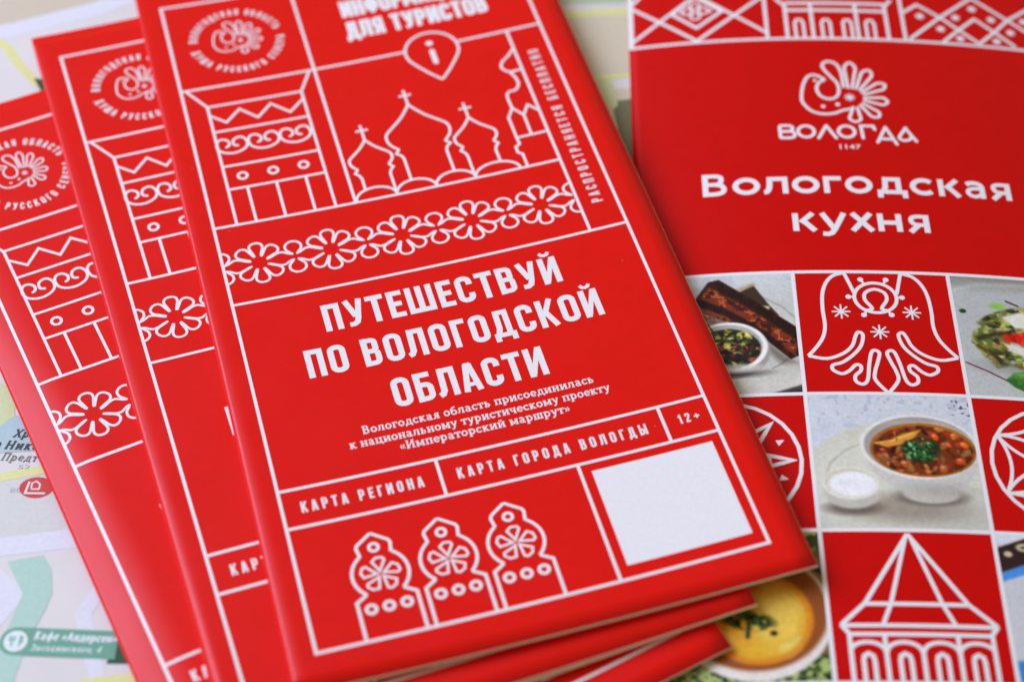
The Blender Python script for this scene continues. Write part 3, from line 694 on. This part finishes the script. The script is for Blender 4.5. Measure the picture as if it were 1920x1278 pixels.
# ---- printed food photographs: colour per grid vertex, painted in the cell's own millimetres
NP_ = 170
def vnoise(scale, seed, oct_=3, n=NP_):
    r = np.random.default_rng(seed); out = np.zeros((n, n)); amp = 1.; tot = 0
    for k in range(oct_):
        g = max(2, int(scale * 2 ** k)); G = r.random((g + 2, g + 2))
        t = np.linspace(0, g - 1e-6, n); i = t.astype(int); f = t - i; f = f * f * (3 - 2 * f)
        A = G[np.ix_(i, i)]; B = G[np.ix_(i, i + 1)]; C = G[np.ix_(i + 1, i)]; D = G[np.ix_(i + 1, i + 1)]
        fx = f[None, :]; fy = f[:, None]
        out += amp * ((A * (1 - fx) + B * fx) * (1 - fy) + (C * (1 - fx) + D * fx) * fy); tot += amp; amp *= .55
    return out / tot
class Photo:
    def __init__(s, x0, y0):
        s.x0, s.y0 = x0, y0
        t = np.linspace(W / 2 - .05, 33 - W / 2 + .05, NP_); s.X, s.Y = np.meshgrid(x0 + t, y0 + t); s.C = np.zeros((NP_, NP_, 3))
    def fill(s, c): s.C[:] = c
    def mix(s, m, c):
        m = np.clip(m, 0, 1)[..., None]; s.C = s.C * (1 - m) + np.asarray(c, float) * m
    def ell(s, cx, cy, rx, ry, soft=.4, rot=0.):
        dx, dy = s.X - cx, s.Y - cy; c, q = math.cos(rot), math.sin(rot); a = dx * c + dy * q; b = -dx * q + dy * c
        d = (np.sqrt((a / rx) ** 2 + (b / ry) ** 2) - 1) * min(rx, ry)
        return np.clip(.5 - d / soft, 0, 1)
    def poly(s, P, soft=.35):
        # signed distance to polygon
        d = np.full(s.X.shape, 1e9); ins = np.zeros(s.X.shape, bool); n = len(P)
        for i in range(n):
            x0, y0 = P[i]; x1, y1 = P[(i + 1) % n]; ex, ey = x1 - x0, y1 - y0
            t = np.clip(((s.X - x0) * ex + (s.Y - y0) * ey) / (ex * ex + ey * ey), 0, 1)
            d = np.minimum(d, np.hypot(s.X - x0 - t * ex, s.Y - y0 - t * ey))
            c = ((y0 > s.Y) != (y1 > s.Y)) & (s.X < ex * (s.Y - y0) / (ey if abs(ey) > 1e-9 else 1e-9) + x0); ins ^= c
        return np.clip(.5 + np.where(ins, d, -d) / soft, 0, 1)
    def line(s, P, w, soft=.3):
        d = np.full(s.X.shape, 1e9)
        for (x0, y0), (x1, y1) in zip(P[:-1], P[1:]):
            ex, ey = x1 - x0, y1 - y0; t = np.clip(((s.X - x0) * ex + (s.Y - y0) * ey) / (ex * ex + ey * ey + 1e-9), 0, 1)
            d = np.minimum(d, np.hypot(s.X - x0 - t * ex, s.Y - y0 - t * ey))
        return np.clip(.5 - (d - w / 2) / soft, 0, 1)
    def chunks(s, mask, n, box, size, cols, seed, asp=.6, soft=.35, pk=False):
        r = np.random.default_rng(seed)
        for k in range(n):
            x = box[0] + r.random() * (box[2] - box[0]); y = box[1] + r.random() * (box[3] - box[1])
            sz = size * (.55 + r.random() * .9); c = np.array(cols[r.integers(len(cols))], float) * (.82 + .36 * r.random())
            m = s.ell(x, y, sz, sz * asp * (.6 + .6 * r.random()), soft, r.random() * PI) * mask
            s.mix(m * .92, c)
            s.mix(s.ell(x - .25 * sz, y - .25 * sz, sz * .35, sz * .2, .3) * mask * .35, np.minimum(c * 1.5 + 25, 245))
    def grain(s, amt, seed, sc=60): s.C *= (1 + amt * (vnoise(sc, seed, 2)[..., None] * 2 - 1))
    def build(s):
        V = [(x * MM, -y * MM, (fz(x, y) + .022) * MM) for x, y in zip(s.X.ravel(), s.Y.ravel())]; N = NP_
        idx = np.arange(N * N).reshape(N, N)
        F = np.stack([idx[:-1, :-1], idx[1:, :-1], idx[1:, 1:], idx[:-1, 1:]], -1).reshape(-1, 4).tolist()
        me = mesh("food_photo", V, F); ca = me.color_attributes.new("ink", 'FLOAT_COLOR', 'POINT')
        L = lin(np.clip(((s.C - 128) * 1.12 + 133) * np.array([1.015, 1.0, .955]), 3, 250)).reshape(-1, 3); ca.data.foreach_set("color", np.c_[L, np.ones(len(L))].astype(np.float32).ravel())
        return me
def done(p, label): o = link("food_photo", p.build(), PHOTO, froot); o["label"] = label
# bread
p = Photo(0, 0); p.fill((186, 188, 186)); n1 = vnoise(5, 1)
p.mix(np.clip((8 - p.Y) / 8, 0, 1) * .8, (196, 202, 212)); p.mix((vnoise(9, 2) > .56) * np.clip((7 - p.Y) / 5, 0, 1) * .35, (165, 172, 186))
p.mix(p.ell(20, 22, 16, 13, 1.5), (192, 190, 183)); p.mix(p.ell(20, 22, 14.6, 11.4, 1.2) * .6, (178, 176, 170))
p.mix(p.line(arc(19, 15.6, 15, 4, -58, 20, 12.5), .25, .35) * .75, (110, 105, 98)); p.mix(p.line([(26, 6.8), (30, 9.5), (33, 13.2)], .3, .6) * .6, (120, 115, 108))
p.mix(p.poly([(25, 33.2), (33.2, 30.4), (33.2, 33.4)], .5), (40, 36, 38))
p.mix(p.poly([(24, 33), (20, 28), (28, 28), (33, 27), (33, 31)], 3.) * .4, (210, 209, 200))
p.mix(p.poly([(12.2, 11), (15, 14), (24, 19), (29, 25), (32, 25), (20, 12)], 1.6) * .55, (70, 60, 52))
p.mix(p.poly([(20.2, 6.0), (24.4, 3.2), (27.2, 8.6), (29.3, 12), (25, 12)], .4), (62, 48, 36)); p.mix(p.line([(20.6, 4.9), (24.5, 3.2)], .8, .6), (170, 148, 112)); p.mix(p.poly([(25.5, 9.2), (27.6, 9.4), (27.1, 11), (25.6, 10.4)], .5), (196, 176, 140))
loaf = p.poly([(12.0, 6.8), (15.0, 1.9), (17.3, 1.4), (24, 7.4), (33, 15.6), (33, 22.8), (30.9, 23.9), (26, 18.4), (22.3, 15.4), (13.8, 10.6)], .4)
p.mix(loaf, (40, 18, 14)); p.mix(loaf * (vnoise(22, 4, 2) > .55) * .5, (80, 36, 22))
cr1 = p.poly([(13.0, 6.5), (15.2, 3.4), (20, 7.5), (27, 13.6), (32.8, 19.4), (31.8, 23), (24, 14.6), (17, 9.6)], .9)
p.mix(cr1 * .85, (132, 56, 32)); p.mix(cr1 * (vnoise(30, 5, 2) > .55) * .8, (186, 92, 52)); p.mix(cr1 * (vnoise(34, 6, 2) < .42) * .85, (58, 22, 16))
p.mix(p.line([(13.4, 7.4), (18, 10), (24, 14.8), (29.5, 20.5)], 1.0, .8) * .9, (34, 16, 14)); p.mix(p.line([(16.6, 2.4), (24, 9.2), (32.5, 17.2)], .9, .8) * .7, (40, 18, 14))
p.mix(p.poly([(12.4, 8.4), (18, 11.6), (24, 16.6), (20, 16), (13, 12)], .6) * (vnoise(24, 8, 2) > .45) * .8, (150, 74, 46))
p.mix(p.ell(18.6, 21.2, 8.3, 7.3, .5), (150, 146, 142)); p.mix(p.ell(18.4, 20.1, 8.0, 6.7, .4), (226, 226, 226)); p.mix(p.ell(18.3, 19.9, 7.1, 5.8, .5), (168, 166, 164))
inn = p.ell(18.2, 20.6, 6.7, 5.3, .5); p.mix(inn, (42, 40, 30))
p.chunks(inn * (p.Y < 20.6), 90, (12, 15, 24.5, 20.6), .62, [(206, 192, 84), (186, 176, 70), (80, 100, 40), (222, 206, 140), (40, 48, 22), (30, 30, 22)], 9)
p.chunks(inn * (p.Y > 19.4), 90, (12, 19.5, 25, 26), .7, [(110, 30, 40), (50, 74, 36), (150, 64, 56), (190, 180, 100), (28, 24, 24), (24, 20, 26), (28, 40, 22)], 10)
p.mix(p.line([(14.3, 13.6), (15.6, 16.2)], .3), (60, 30, 30)); p.mix(p.ell(18.4, 27.2, 6.5, 1.0, 1.2) * .8, (50, 44, 42)); p.mix(p.ell(18.6, 25.9, 6.6, 1.2, .9) * .8, (205, 200, 192))
p.grain(.05, 12); done(p, "food photo of dark rye bread slices beside a small bowl of salad")
# salad
p = Photo(66, 0); p.fill((172, 176, 178)); p.mix(np.clip((p.Y - 4) / 26, 0, 1) * .5, (182, 188, 188)); p.mix(np.clip((5 - p.Y) / 5, 0, 1) * .8, (118, 116, 108)); p.mix(p.line([(66, 4.5), (72, 2.5), (84, 2)], .4, 1.5) * .5, (215, 215, 210))
m = p.poly([(68.8, 18.2), (70.4, 13.2), (73.6, 10.8), (77, 9.2), (83, 8), (92, 9), (96, 16), (91, 24), (82, 26), (76, 24.5), (73.2, 25.2), (70.8, 22)], .9) * np.clip((vnoise(14, 21, 2) - .20) * 9, 0, 1)
p.mix(p.ell(79, 24.6, 9, 2.2, 2.5) * .45, (110, 115, 112)); p.mix(m, (104, 110, 56))
p.chunks(m, 300, (68, 8, 95, 26), 1.15, [(172, 182, 104), (134, 150, 72), (84, 96, 40), (196, 196, 140), (154, 170, 88), (120, 96, 50), (52, 46, 28), (44, 40, 24), (148, 128, 84)], 22, .45)
p.mix(p.line([(70.4, 17.4), (74, 16), (77, 15.5)], 1.2, .8) * .8, (44, 38, 24)); p.mix(p.line([(70, 19.5), (73, 22), (75, 24)], .9, .7) * .7, (70, 52, 34))
p.mix(p.poly([(75.4, 16.2), (80, 15.2), (86, 16), (85, 19.2), (79, 18.4), (76, 17.8)], .8), (204, 34, 22)); p.chunks(p.poly([(74.6, 15.9), (80, 14.8), (86, 16), (85, 19.6), (79, 18.8)], .5), 30, (74, 14, 86, 20), .5, [(230, 60, 36), (176, 20, 16)], 23, 1)
p.mix(p.poly([(76.2, 11.2), (80, 9.6), (84, 11), (82, 13.8), (78.5, 14.2)], .7), (214, 214, 206)); p.mix(p.poly([(75.4, 18.4), (80, 19.4), (84, 20.5), (80, 22.3), (76.4, 20.4)], .7), (208, 206, 196))
p.mix(p.ell(75.6, 8.3, 1.6, .9, .6), (134, 186, 84)); p.mix(p.ell(67.95, 10.1, .75, .6, .3), (34, 66, 28)); p.mix(p.line([(77.6, 6.7), (80, 7.9)], .4), (70, 20, 34))
p.mix(p.line([(66.8, 24.1), (71, 26.2), (75, 28.6)], .34, .25), (112, 26, 48))
lf = p.poly([(74.4, 28.2), (76.5, 26.2), (80, 25.6), (85, 28), (84, 31.5), (79, 31.6), (76, 30)], .5); p.mix(lf, (66, 120, 52)); p.mix(lf * (vnoise(18, 24, 2) > .5) * .6, (40, 90, 40)); p.mix(p.ell(78.4, 26.7, 2, .7, 1) * .7, (120, 178, 90))
p.grain(.05, 25); done(p, "food photo of a green salad topped with red roe on a pale plate")
# soup
p = Photo(33, 33); p.fill((190, 196, 208)); p.mix(vnoise(12, 31) * .6, (204, 208, 216))
p.mix((vnoise(34, 32, 1) > .74) * np.clip((44 - p.Y) / 5, 0, 1) * .3, (140, 148, 172)); p.mix((vnoise(56, 33, 1) > .70) * np.clip((p.X - 61) / 2, 0, 1) * np.clip((40 - p.Y) / 2, 0, 1) * .8, (60, 66, 92))
p.mix(p.ell(49, 57, 19, 16.5, 1.0), (196, 196, 184)); p.mix(p.ell(49, 57.6, 17.5, 14.6, 2.0) * .75, (204, 204, 196)); p.mix(np.clip((p.Y - 56) / 9, 0, 1) * .5, (186, 186, 178))
p.mix(p.line([(35.2, 54), (36.5, 50.2), (40, 47), (43, 45.6)], .35, .6) * .55, (150, 148, 128)); p.mix(p.ell(49.5, 60.8, 10, 3.2, 3.) * .6, (130, 114, 100)); p.mix(p.ell(58, 61.5, 8, 3, 4) * .4, (140, 134, 126))
p.mix(p.ell(40, 60.9, 5.2, 1.7, 1.2) * .8, (96, 84, 74)); p.mix(p.ell(40.1, 57.6, 5.35, 3.5, .6), (184, 180, 174)); p.mix(p.poly([(34.55, 55.2), (45.65, 55.2), (45.4, 57.8), (34.8, 57.8)], .4), (190, 186, 180)); p.mix(p.ell(40.1, 55.1, 5.6, 3.9, .5), (214, 213, 208)); p.mix(p.ell(40, 54.9, 5.0, 3.3, .5), (196, 194, 176)); p.mix(p.ell(40.4, 55.3, 4.6, 2.9, .6), (226, 226, 234)); p.mix(p.ell(39.4, 55, 1.6, .8, 1) * .5, (206, 206, 220))
p.mix(p.ell(55.5, 58.2, 6.6, 2.0, 1.2), (104, 96, 88)); p.mix(p.ell(55.4, 57.4, 5.6, 2.3, .5), (188, 184, 178))
p.mix(p.ell(54.8, 47.6, 11.3, 10.3, .7) * (p.Y > 46.5), (192, 190, 188)); p.mix(p.ell(57.5, 56.6, 6.5, 1.6, 2) * .5, (150, 144, 138))
p.mix(p.ell(54.4, 46.1, 11.7, 7.9, .4), (218, 217, 214)); p.mix(p.ell(54.5, 46.0, 11.0, 7.2, .4), (158, 152, 150)); p.mix(p.poly([(48, 40.2), (60, 40), (65, 44), (60, 41.4), (53, 40.6)], 1.2) * .6, (196, 186, 170))
sp = p.ell(55.1, 46.9, 10.4, 6.5, .35); p.mix(sp, (96, 38, 14)); p.mix(sp * (vnoise(10, 71) > .52) * .6, (132, 62, 22)); p.mix(sp * np.clip((44 - p.Y) / 2.5, 0, 1) * .8, (150, 76, 20))
p.chunks(sp, 150, (44.6, 40.8, 65.6, 53.4), .95, [(158, 80, 40), (124, 50, 30), (80, 28, 16), (176, 110, 58), (104, 40, 28), (166, 54, 30), (130, 92, 50), (60, 26, 14), (50, 18, 12), (72, 30, 18)], 34, .5)
p.mix(p.ell(55.1, 46.9, 10.4, 6.5, .35) - p.ell(55.1, 47.0, 10.0, 6.1, .5), (176, 116, 30))
p.mix(p.poly([(45.1, 45.3), (48.4, 45.1), (51.4, 43.1), (55.2, 41.9), (53.9, 43.7), (51.4, 45.6), (48, 46.4)], .4), (206, 140, 62)); p.mix(p.line([(46, 45.4), (49.4, 44.7), (53.6, 42.8)], .35, .4), (236, 184, 84))
for x, y, s_, c in ((57.8, 43.6, .9, (214, 84, 30)), (57.0, 48.6, .85, (220, 60, 28)), (63.4, 45.4, .95, (226, 96, 36)), (60.3, 45.6, .6, (206, 84, 60)), (61.6, 43.3, .9, (198, 106, 40)), (62.2, 49.4, 1.0, (196, 70, 30)), (47.2, 47.2, .8, (150, 44, 40)), (51.1, 50.4, 1.1, (160, 84, 44)), (58.6, 51.3, 1.1, (166, 92, 50))): p.mix(p.ell(x, y, s_, s_ * .7, .3, x), c); p.mix(p.ell(x - .2, y - .3, s_ * .4, s_ * .25, .3) * .6, (246, 190, 120))
pm = p.ell(54.6, 47.0, 3.7, 3.0, 1.0) * np.clip((vnoise(24, 35, 2) - .34) * 8, 0, 1); p.mix(pm, (22, 52, 26)); p.chunks(pm, 90, (50.9, 44.0, 58.4, 50.1), .42, [(60, 128, 62), (34, 84, 44), (120, 176, 120), (18, 44, 24)], 36, .6)
p.chunks(sp, 16, (46, 42, 64, 52), .24, [(40, 80, 34), (60, 100, 40)], 37, .6)
p.grain(.045, 38); done(p, "food photo of a bowl of vegetable soup with herbs beside a small dish of sour cream")
# pumpkin cream soup
p = Photo(0, 66); p.fill((116, 84, 50)); p.mix(vnoise(6, 41) * .5, (150, 112, 70))
g = np.clip((p.X - 24) / 5, 0, 1) * np.clip((72.5 - p.Y) / 3, 0, 1); p.mix(g, (60, 66, 26)); p.mix(g * (vnoise(24, 42, 2) > .56), (150, 156, 84)); p.mix(p.line([(27, 71), (32.6, 75.5)], .9, .6), (26, 18, 14))
g = np.clip((p.Y - 92.5 + (p.X - 33) * -.25) / 2, 0, 1); p.mix(g, (158, 176, 108)); p.mix(g * (vnoise(40, 43, 2) > .53), (66, 86, 46)); p.mix(g * (vnoise(30, 44, 2) > .62), (24, 40, 22))
p.mix(p.ell(19.5, 84.4, 14.4, 14.0, .5), (214, 208, 206)); p.mix(p.ell(19.5, 83.6, 13.6, 12.6, .9), (140, 78, 36)); p.mix(p.ell(17.5, 76.6, 11, 5.0, 3) * .7, (124, 90, 48))
sp = p.ell(20.2, 85.2, 9.9, 9.6, .8); p.mix(sp, (206, 148, 40)); p.mix(p.ell(19.5, 80, 7, 4, 4) * sp * .8, (184, 124, 26)); p.mix(p.ell(23.5, 85.2, 4.6, 7.6, 2.2) * sp * .7, (220, 196, 96)); p.mix(p.ell(20.5, 92, 7, 2.2, 2.2) * sp * .6, (208, 166, 50))
p.mix((vnoise(9, 45, 2) > .58) * p.ell(25.4, 86.6, 2.8, 6.6, 1.5) * .6, (212, 206, 120)); p.mix((p.ell(20.2, 85.2, 9.9, 9.6, 1) - p.ell(20.2, 85.0, 9.1, 8.8, 1)) * .8, (206, 118, 26))
hb = p.ell(18.4, 85.6, 4.6, 1.9, 1.0, .18) * np.clip((vnoise(20, 46, 2) - .36) * 8, 0, 1); p.mix(hb, (26, 40, 16)); p.mix(hb * (vnoise(28, 47, 2) > .6), (62, 98, 44)); p.mix(p.line([(18.4, 86), (18.0, 89)], .8, .5), (34, 58, 26)); p.mix(p.ell(22.8, 88.4, .7, .6, .4), (52, 40, 12))
p.grain(.05, 48); done(p, "food photo of a bowl of orange pumpkin soup with herbs")
# pale dish with dark rim
p = Photo(66, 66); p.fill((190, 193, 202)); p.mix(np.clip((69.4 - p.Y) / 2, 0, 1), (206, 210, 222)); p.mix(p.poly([(66.2, 74.9), (71.2, 72.6), (78, 70), (86, 68.4), (99, 68), (99, 71), (84, 71.4), (74, 74), (66.2, 77)], .3), (72, 140, 214))
p.mix(p.poly([(66.2, 69.4), (72, 67.0), (80, 65.5), (99, 65), (99, 68.6), (84, 69), (72, 72.6), (66.2, 75.0)], .35), (56, 34, 36)); p.mix(p.ell(68.3, 70.7, .8, .6, .3), (196, 186, 160)); p.mix(p.ell(71.6, 69.1, 1.6, .9, .4) - p.ell(71.6, 69.1, .7, .3, .3), (190, 180, 140))
p.mix(p.poly([(66, 94), (70, 93.2), (72, 99), (66, 99)], .6), (60, 130, 200)); p.mix(p.ell(86, 86, 12, 9, 4) * .4, (206, 208, 212)); p.grain(.04, 49); done(p, "food photo of a pale dish with a dark patterned rim above a blue stripe")

# ------------------------------------------------------------------ city map underneath
mz = lambda x, y: -.64
mroot = empty("city_map", Matrix.Translation((0, 0, 0)), "large pale printed city map with streets and parks, spread under the booklets", "map")
V, F = slab(lambda x, y: -.68 , -330, 300, -330, 210, .09, 20, 16)
link("map_sheet", mesh("map_sheet", V, F), MAPP, mroot)
lay = [0]
def mi():
    lay[0] += 1; return Ink(mz, .0 + lay[0] * .0030 - .03)
def mp(name, col, polys=(), strokes=(), label=None):
    for P in polys:
        a = mi(); a.poly(P); o = a.build(name, INK[col], mroot, label)
    for P, w in strokes:
        a = mi(); a.stroke(P, w); o = a.build(name, INK[col], mroot, label)
    return o
mp("city_block", 'beige', [[(-175, -130), (-100, -130), (-121.2, -93.5), (-131, -87.5), (-150, -79.5), (-175, -74)]])
mp("city_block", 'block', [[(-140, 72), (-127.5, 71.5), (-122, 76), (-120, 80), (-124, 88), (-140, 96)], [(-175, 54), (-122, 52.5), (-104, 49), (-104, 64), (-124, 67.6), (-175, 72)]])
mp("city_block", 'sand', [[(-24, -86), (4, -88), (6, -66), (-14, -64)], [(-14, -61), (6, -62), (8, -40), (-4, -42)]])
mp("street", 'road', [], [([(-190, -70), (-150, -81), (-131, -89), (-118, -97), (-104, -112)], 5.2), ([(-190, 77), (-140, 71.8), (-112, 67.2), (-60, 60)], 4.4), ([(-129, 72), (-119.8, 80.2), (-126, 92), (-131, 110)], 4.0), ([(-96, 60), (-106, 84), (-101, 98), (-98, 130)], 3.0)])
mp("main_road", 'yellow', [], [([(-160, -82), (-150.5, -74.5), (-146.2, -68), (-141, -62), (-135, -58)], 2.3), ([(-190, 61.5), (-128, 52.9), (-112, 49), (-90, 46.5)], 2.1), ([(-30, -84.5), (-14, -88.2), (20, -91)], 2.6), ([(-20, -62), (-8, -65.5), (20, -68)], 1.5), ([(-104, 99), (-90, 97)], 2.6)])
mp("park", 'green', [[(-122.4, 72.6), (-115.8, 71.0), (-113.7, 74.2), (-112.6, 79.4), (-113.2, 83), (-115.3, 90), (-116.2, 97), (-116.5, 106), (-123.5, 106), (-121, 92), (-119.4, 86), (-118.2, 79.6)]])
mp("lawn", 'pgreen', [[(-24, -98), (4, -100), (6, -93), (-22, -91.5)]])
mp("lawn", 'bgreen', [[(-136, 28), (-129, 30), (-127.5, 38), (-132, 43), (-140, 40)]])
mp("river", 'water', [[(-134, 44), (-127.4, 37.2), (-119, 41.5), (-119, 46), (-131, 47)]])
mp("dark_map_area", 'forest', [[(-99, 87.6), (-92, 86), (-91, 94.5), (-100, 94.5)], [(-142, -63.5), (-137.5, -63), (-137.5, -58), (-139.8, -59.5)]])
mp("dark_map_area", 'olive', [[(-4.4, -57), (4, -59), (6, -30), (-1, -32)]])  # darker olive area along the leaflet's left edge
mp("lawn", 'bgreen', [[(-10, -64), (-4.5, -65), (-3, -56), (-6.5, -50)]])
def pill(x0, x1, y0, y1, sk):
    r = (y1 - y0) / 2; c = (y0 + y1) / 2
    P = [(x0 + r - r * math.sin(t), c - r * math.cos(t)) for t in np.linspace(0, PI, 13)] + [(x1, y1 + sk), (x1, y0 + sk)]
    return P
mp("cafe_label", 'dgreen', [pill(-120.6, -98.6, 87.0, 93.0, .6)], label="green map label naming a cafe")
a = mi(); a.disc(-117.6, 90.0, 2.25); slant = lambda x0, y0, H, k=.22: (lambda x, y: (x0 + (x + y * k) * H, y0 - y * H + x * H * .03))
setline(a, GS, "Кафе «Андерсен»", -114.4, -98.9, 90.0, 1.75, .19, place=slant(-114.4, 89.6, 1.75)); setline(a, GS, "Засодимского, 4", -114.6, -101.4, 92.2, 1.3, .15, place=slant(-114.6, 91.9, 1.3))
a.build("cafe_lettering", INK['white'], mroot)
a = mi(); a.stroke([(-118.3, 88.9), (-118.3, 91.1)], .3); a.stroke([(-118.8, 88.9), (-118.8, 89.8), (-117.8, 89.8), (-117.8, 88.9)], .25); a.stroke([(-116.8, 91.1), (-116.8, 88.9), (-116.4, 89.2), (-116.4, 90.2), (-116.8, 90.2)], .3); a.build("fork_and_knife_symbol", INK['dgreen'], mroot)
a = mi(); setline(a, GS, "Храм", -127.1, -120.9, 43.0, 2.0, .2, place=slant(-127.1, 42.9, 2.0, .3)); setline(a, GS, "ев", -132.2, -129.7, 44.4, 2.0, .2, place=slant(-131.6, 45.6, 2.0, .3)); setline(a, GS, "Никола", -128.3, -118.2, 45.6, 2.1, .2, place=slant(-128.3, 45.9, 2.1, .3))
a.build("church_lettering", INK['black'], mroot)
a = mi(); setline(a, GS, "Предтечи", -128.5, -116.8, 48.0, 1.9, .12, place=slant(-128.5, 48.7, 1.9, .3)); a.build("church_lettering", INK['grey'], mroot)
for t, x, y in (("52", -124.6, 50.7), ("80", -125.2, 56.4)):
    a = mi(); fonttext(a, t, x, x + 2.4, y, 1.1); a.build("house_number", INK['pale'], mroot)
a = mi(); a.poly([(-120 + 3.4 * math.cos(t), 55.2 + 2.5 * math.sin(t)) for t in np.linspace(0, 2 * PI, 26)[:-1]] ); a.build("church_badge", INK['red'], mroot)
a = mi(); a.stroke([(-121.6, 53.8), (-122.0, 56.6), (-118, 56.6)], .4); a.stroke([(-121.0, 55.6), (-121.0, 54.2), (-120.2, 53.7), (-119.4, 54.4), (-119.4, 55.6), (-121.0, 55.6)], .3); a.build("church_symbol", INK['white'], mroot)

# ------------------------------------------------------------------ table
me = mesh("tabletop", [(-.9, -.7, -.0008), (.9, -.7, -.0008), (.9, .9, -.0008), (-.9, .9, -.0008), (-.9, -.7, -.0308), (.9, -.7, -.0308), (.9, .9, -.0308), (-.9, .9, -.0308)],
          [[0, 1, 2, 3], [7, 6, 5, 4], [0, 4, 5, 1], [1, 5, 6, 2], [2, 6, 7, 3], [3, 7, 4, 0]])
o = link("tabletop", me, TABLE); o["kind"] = "structure"
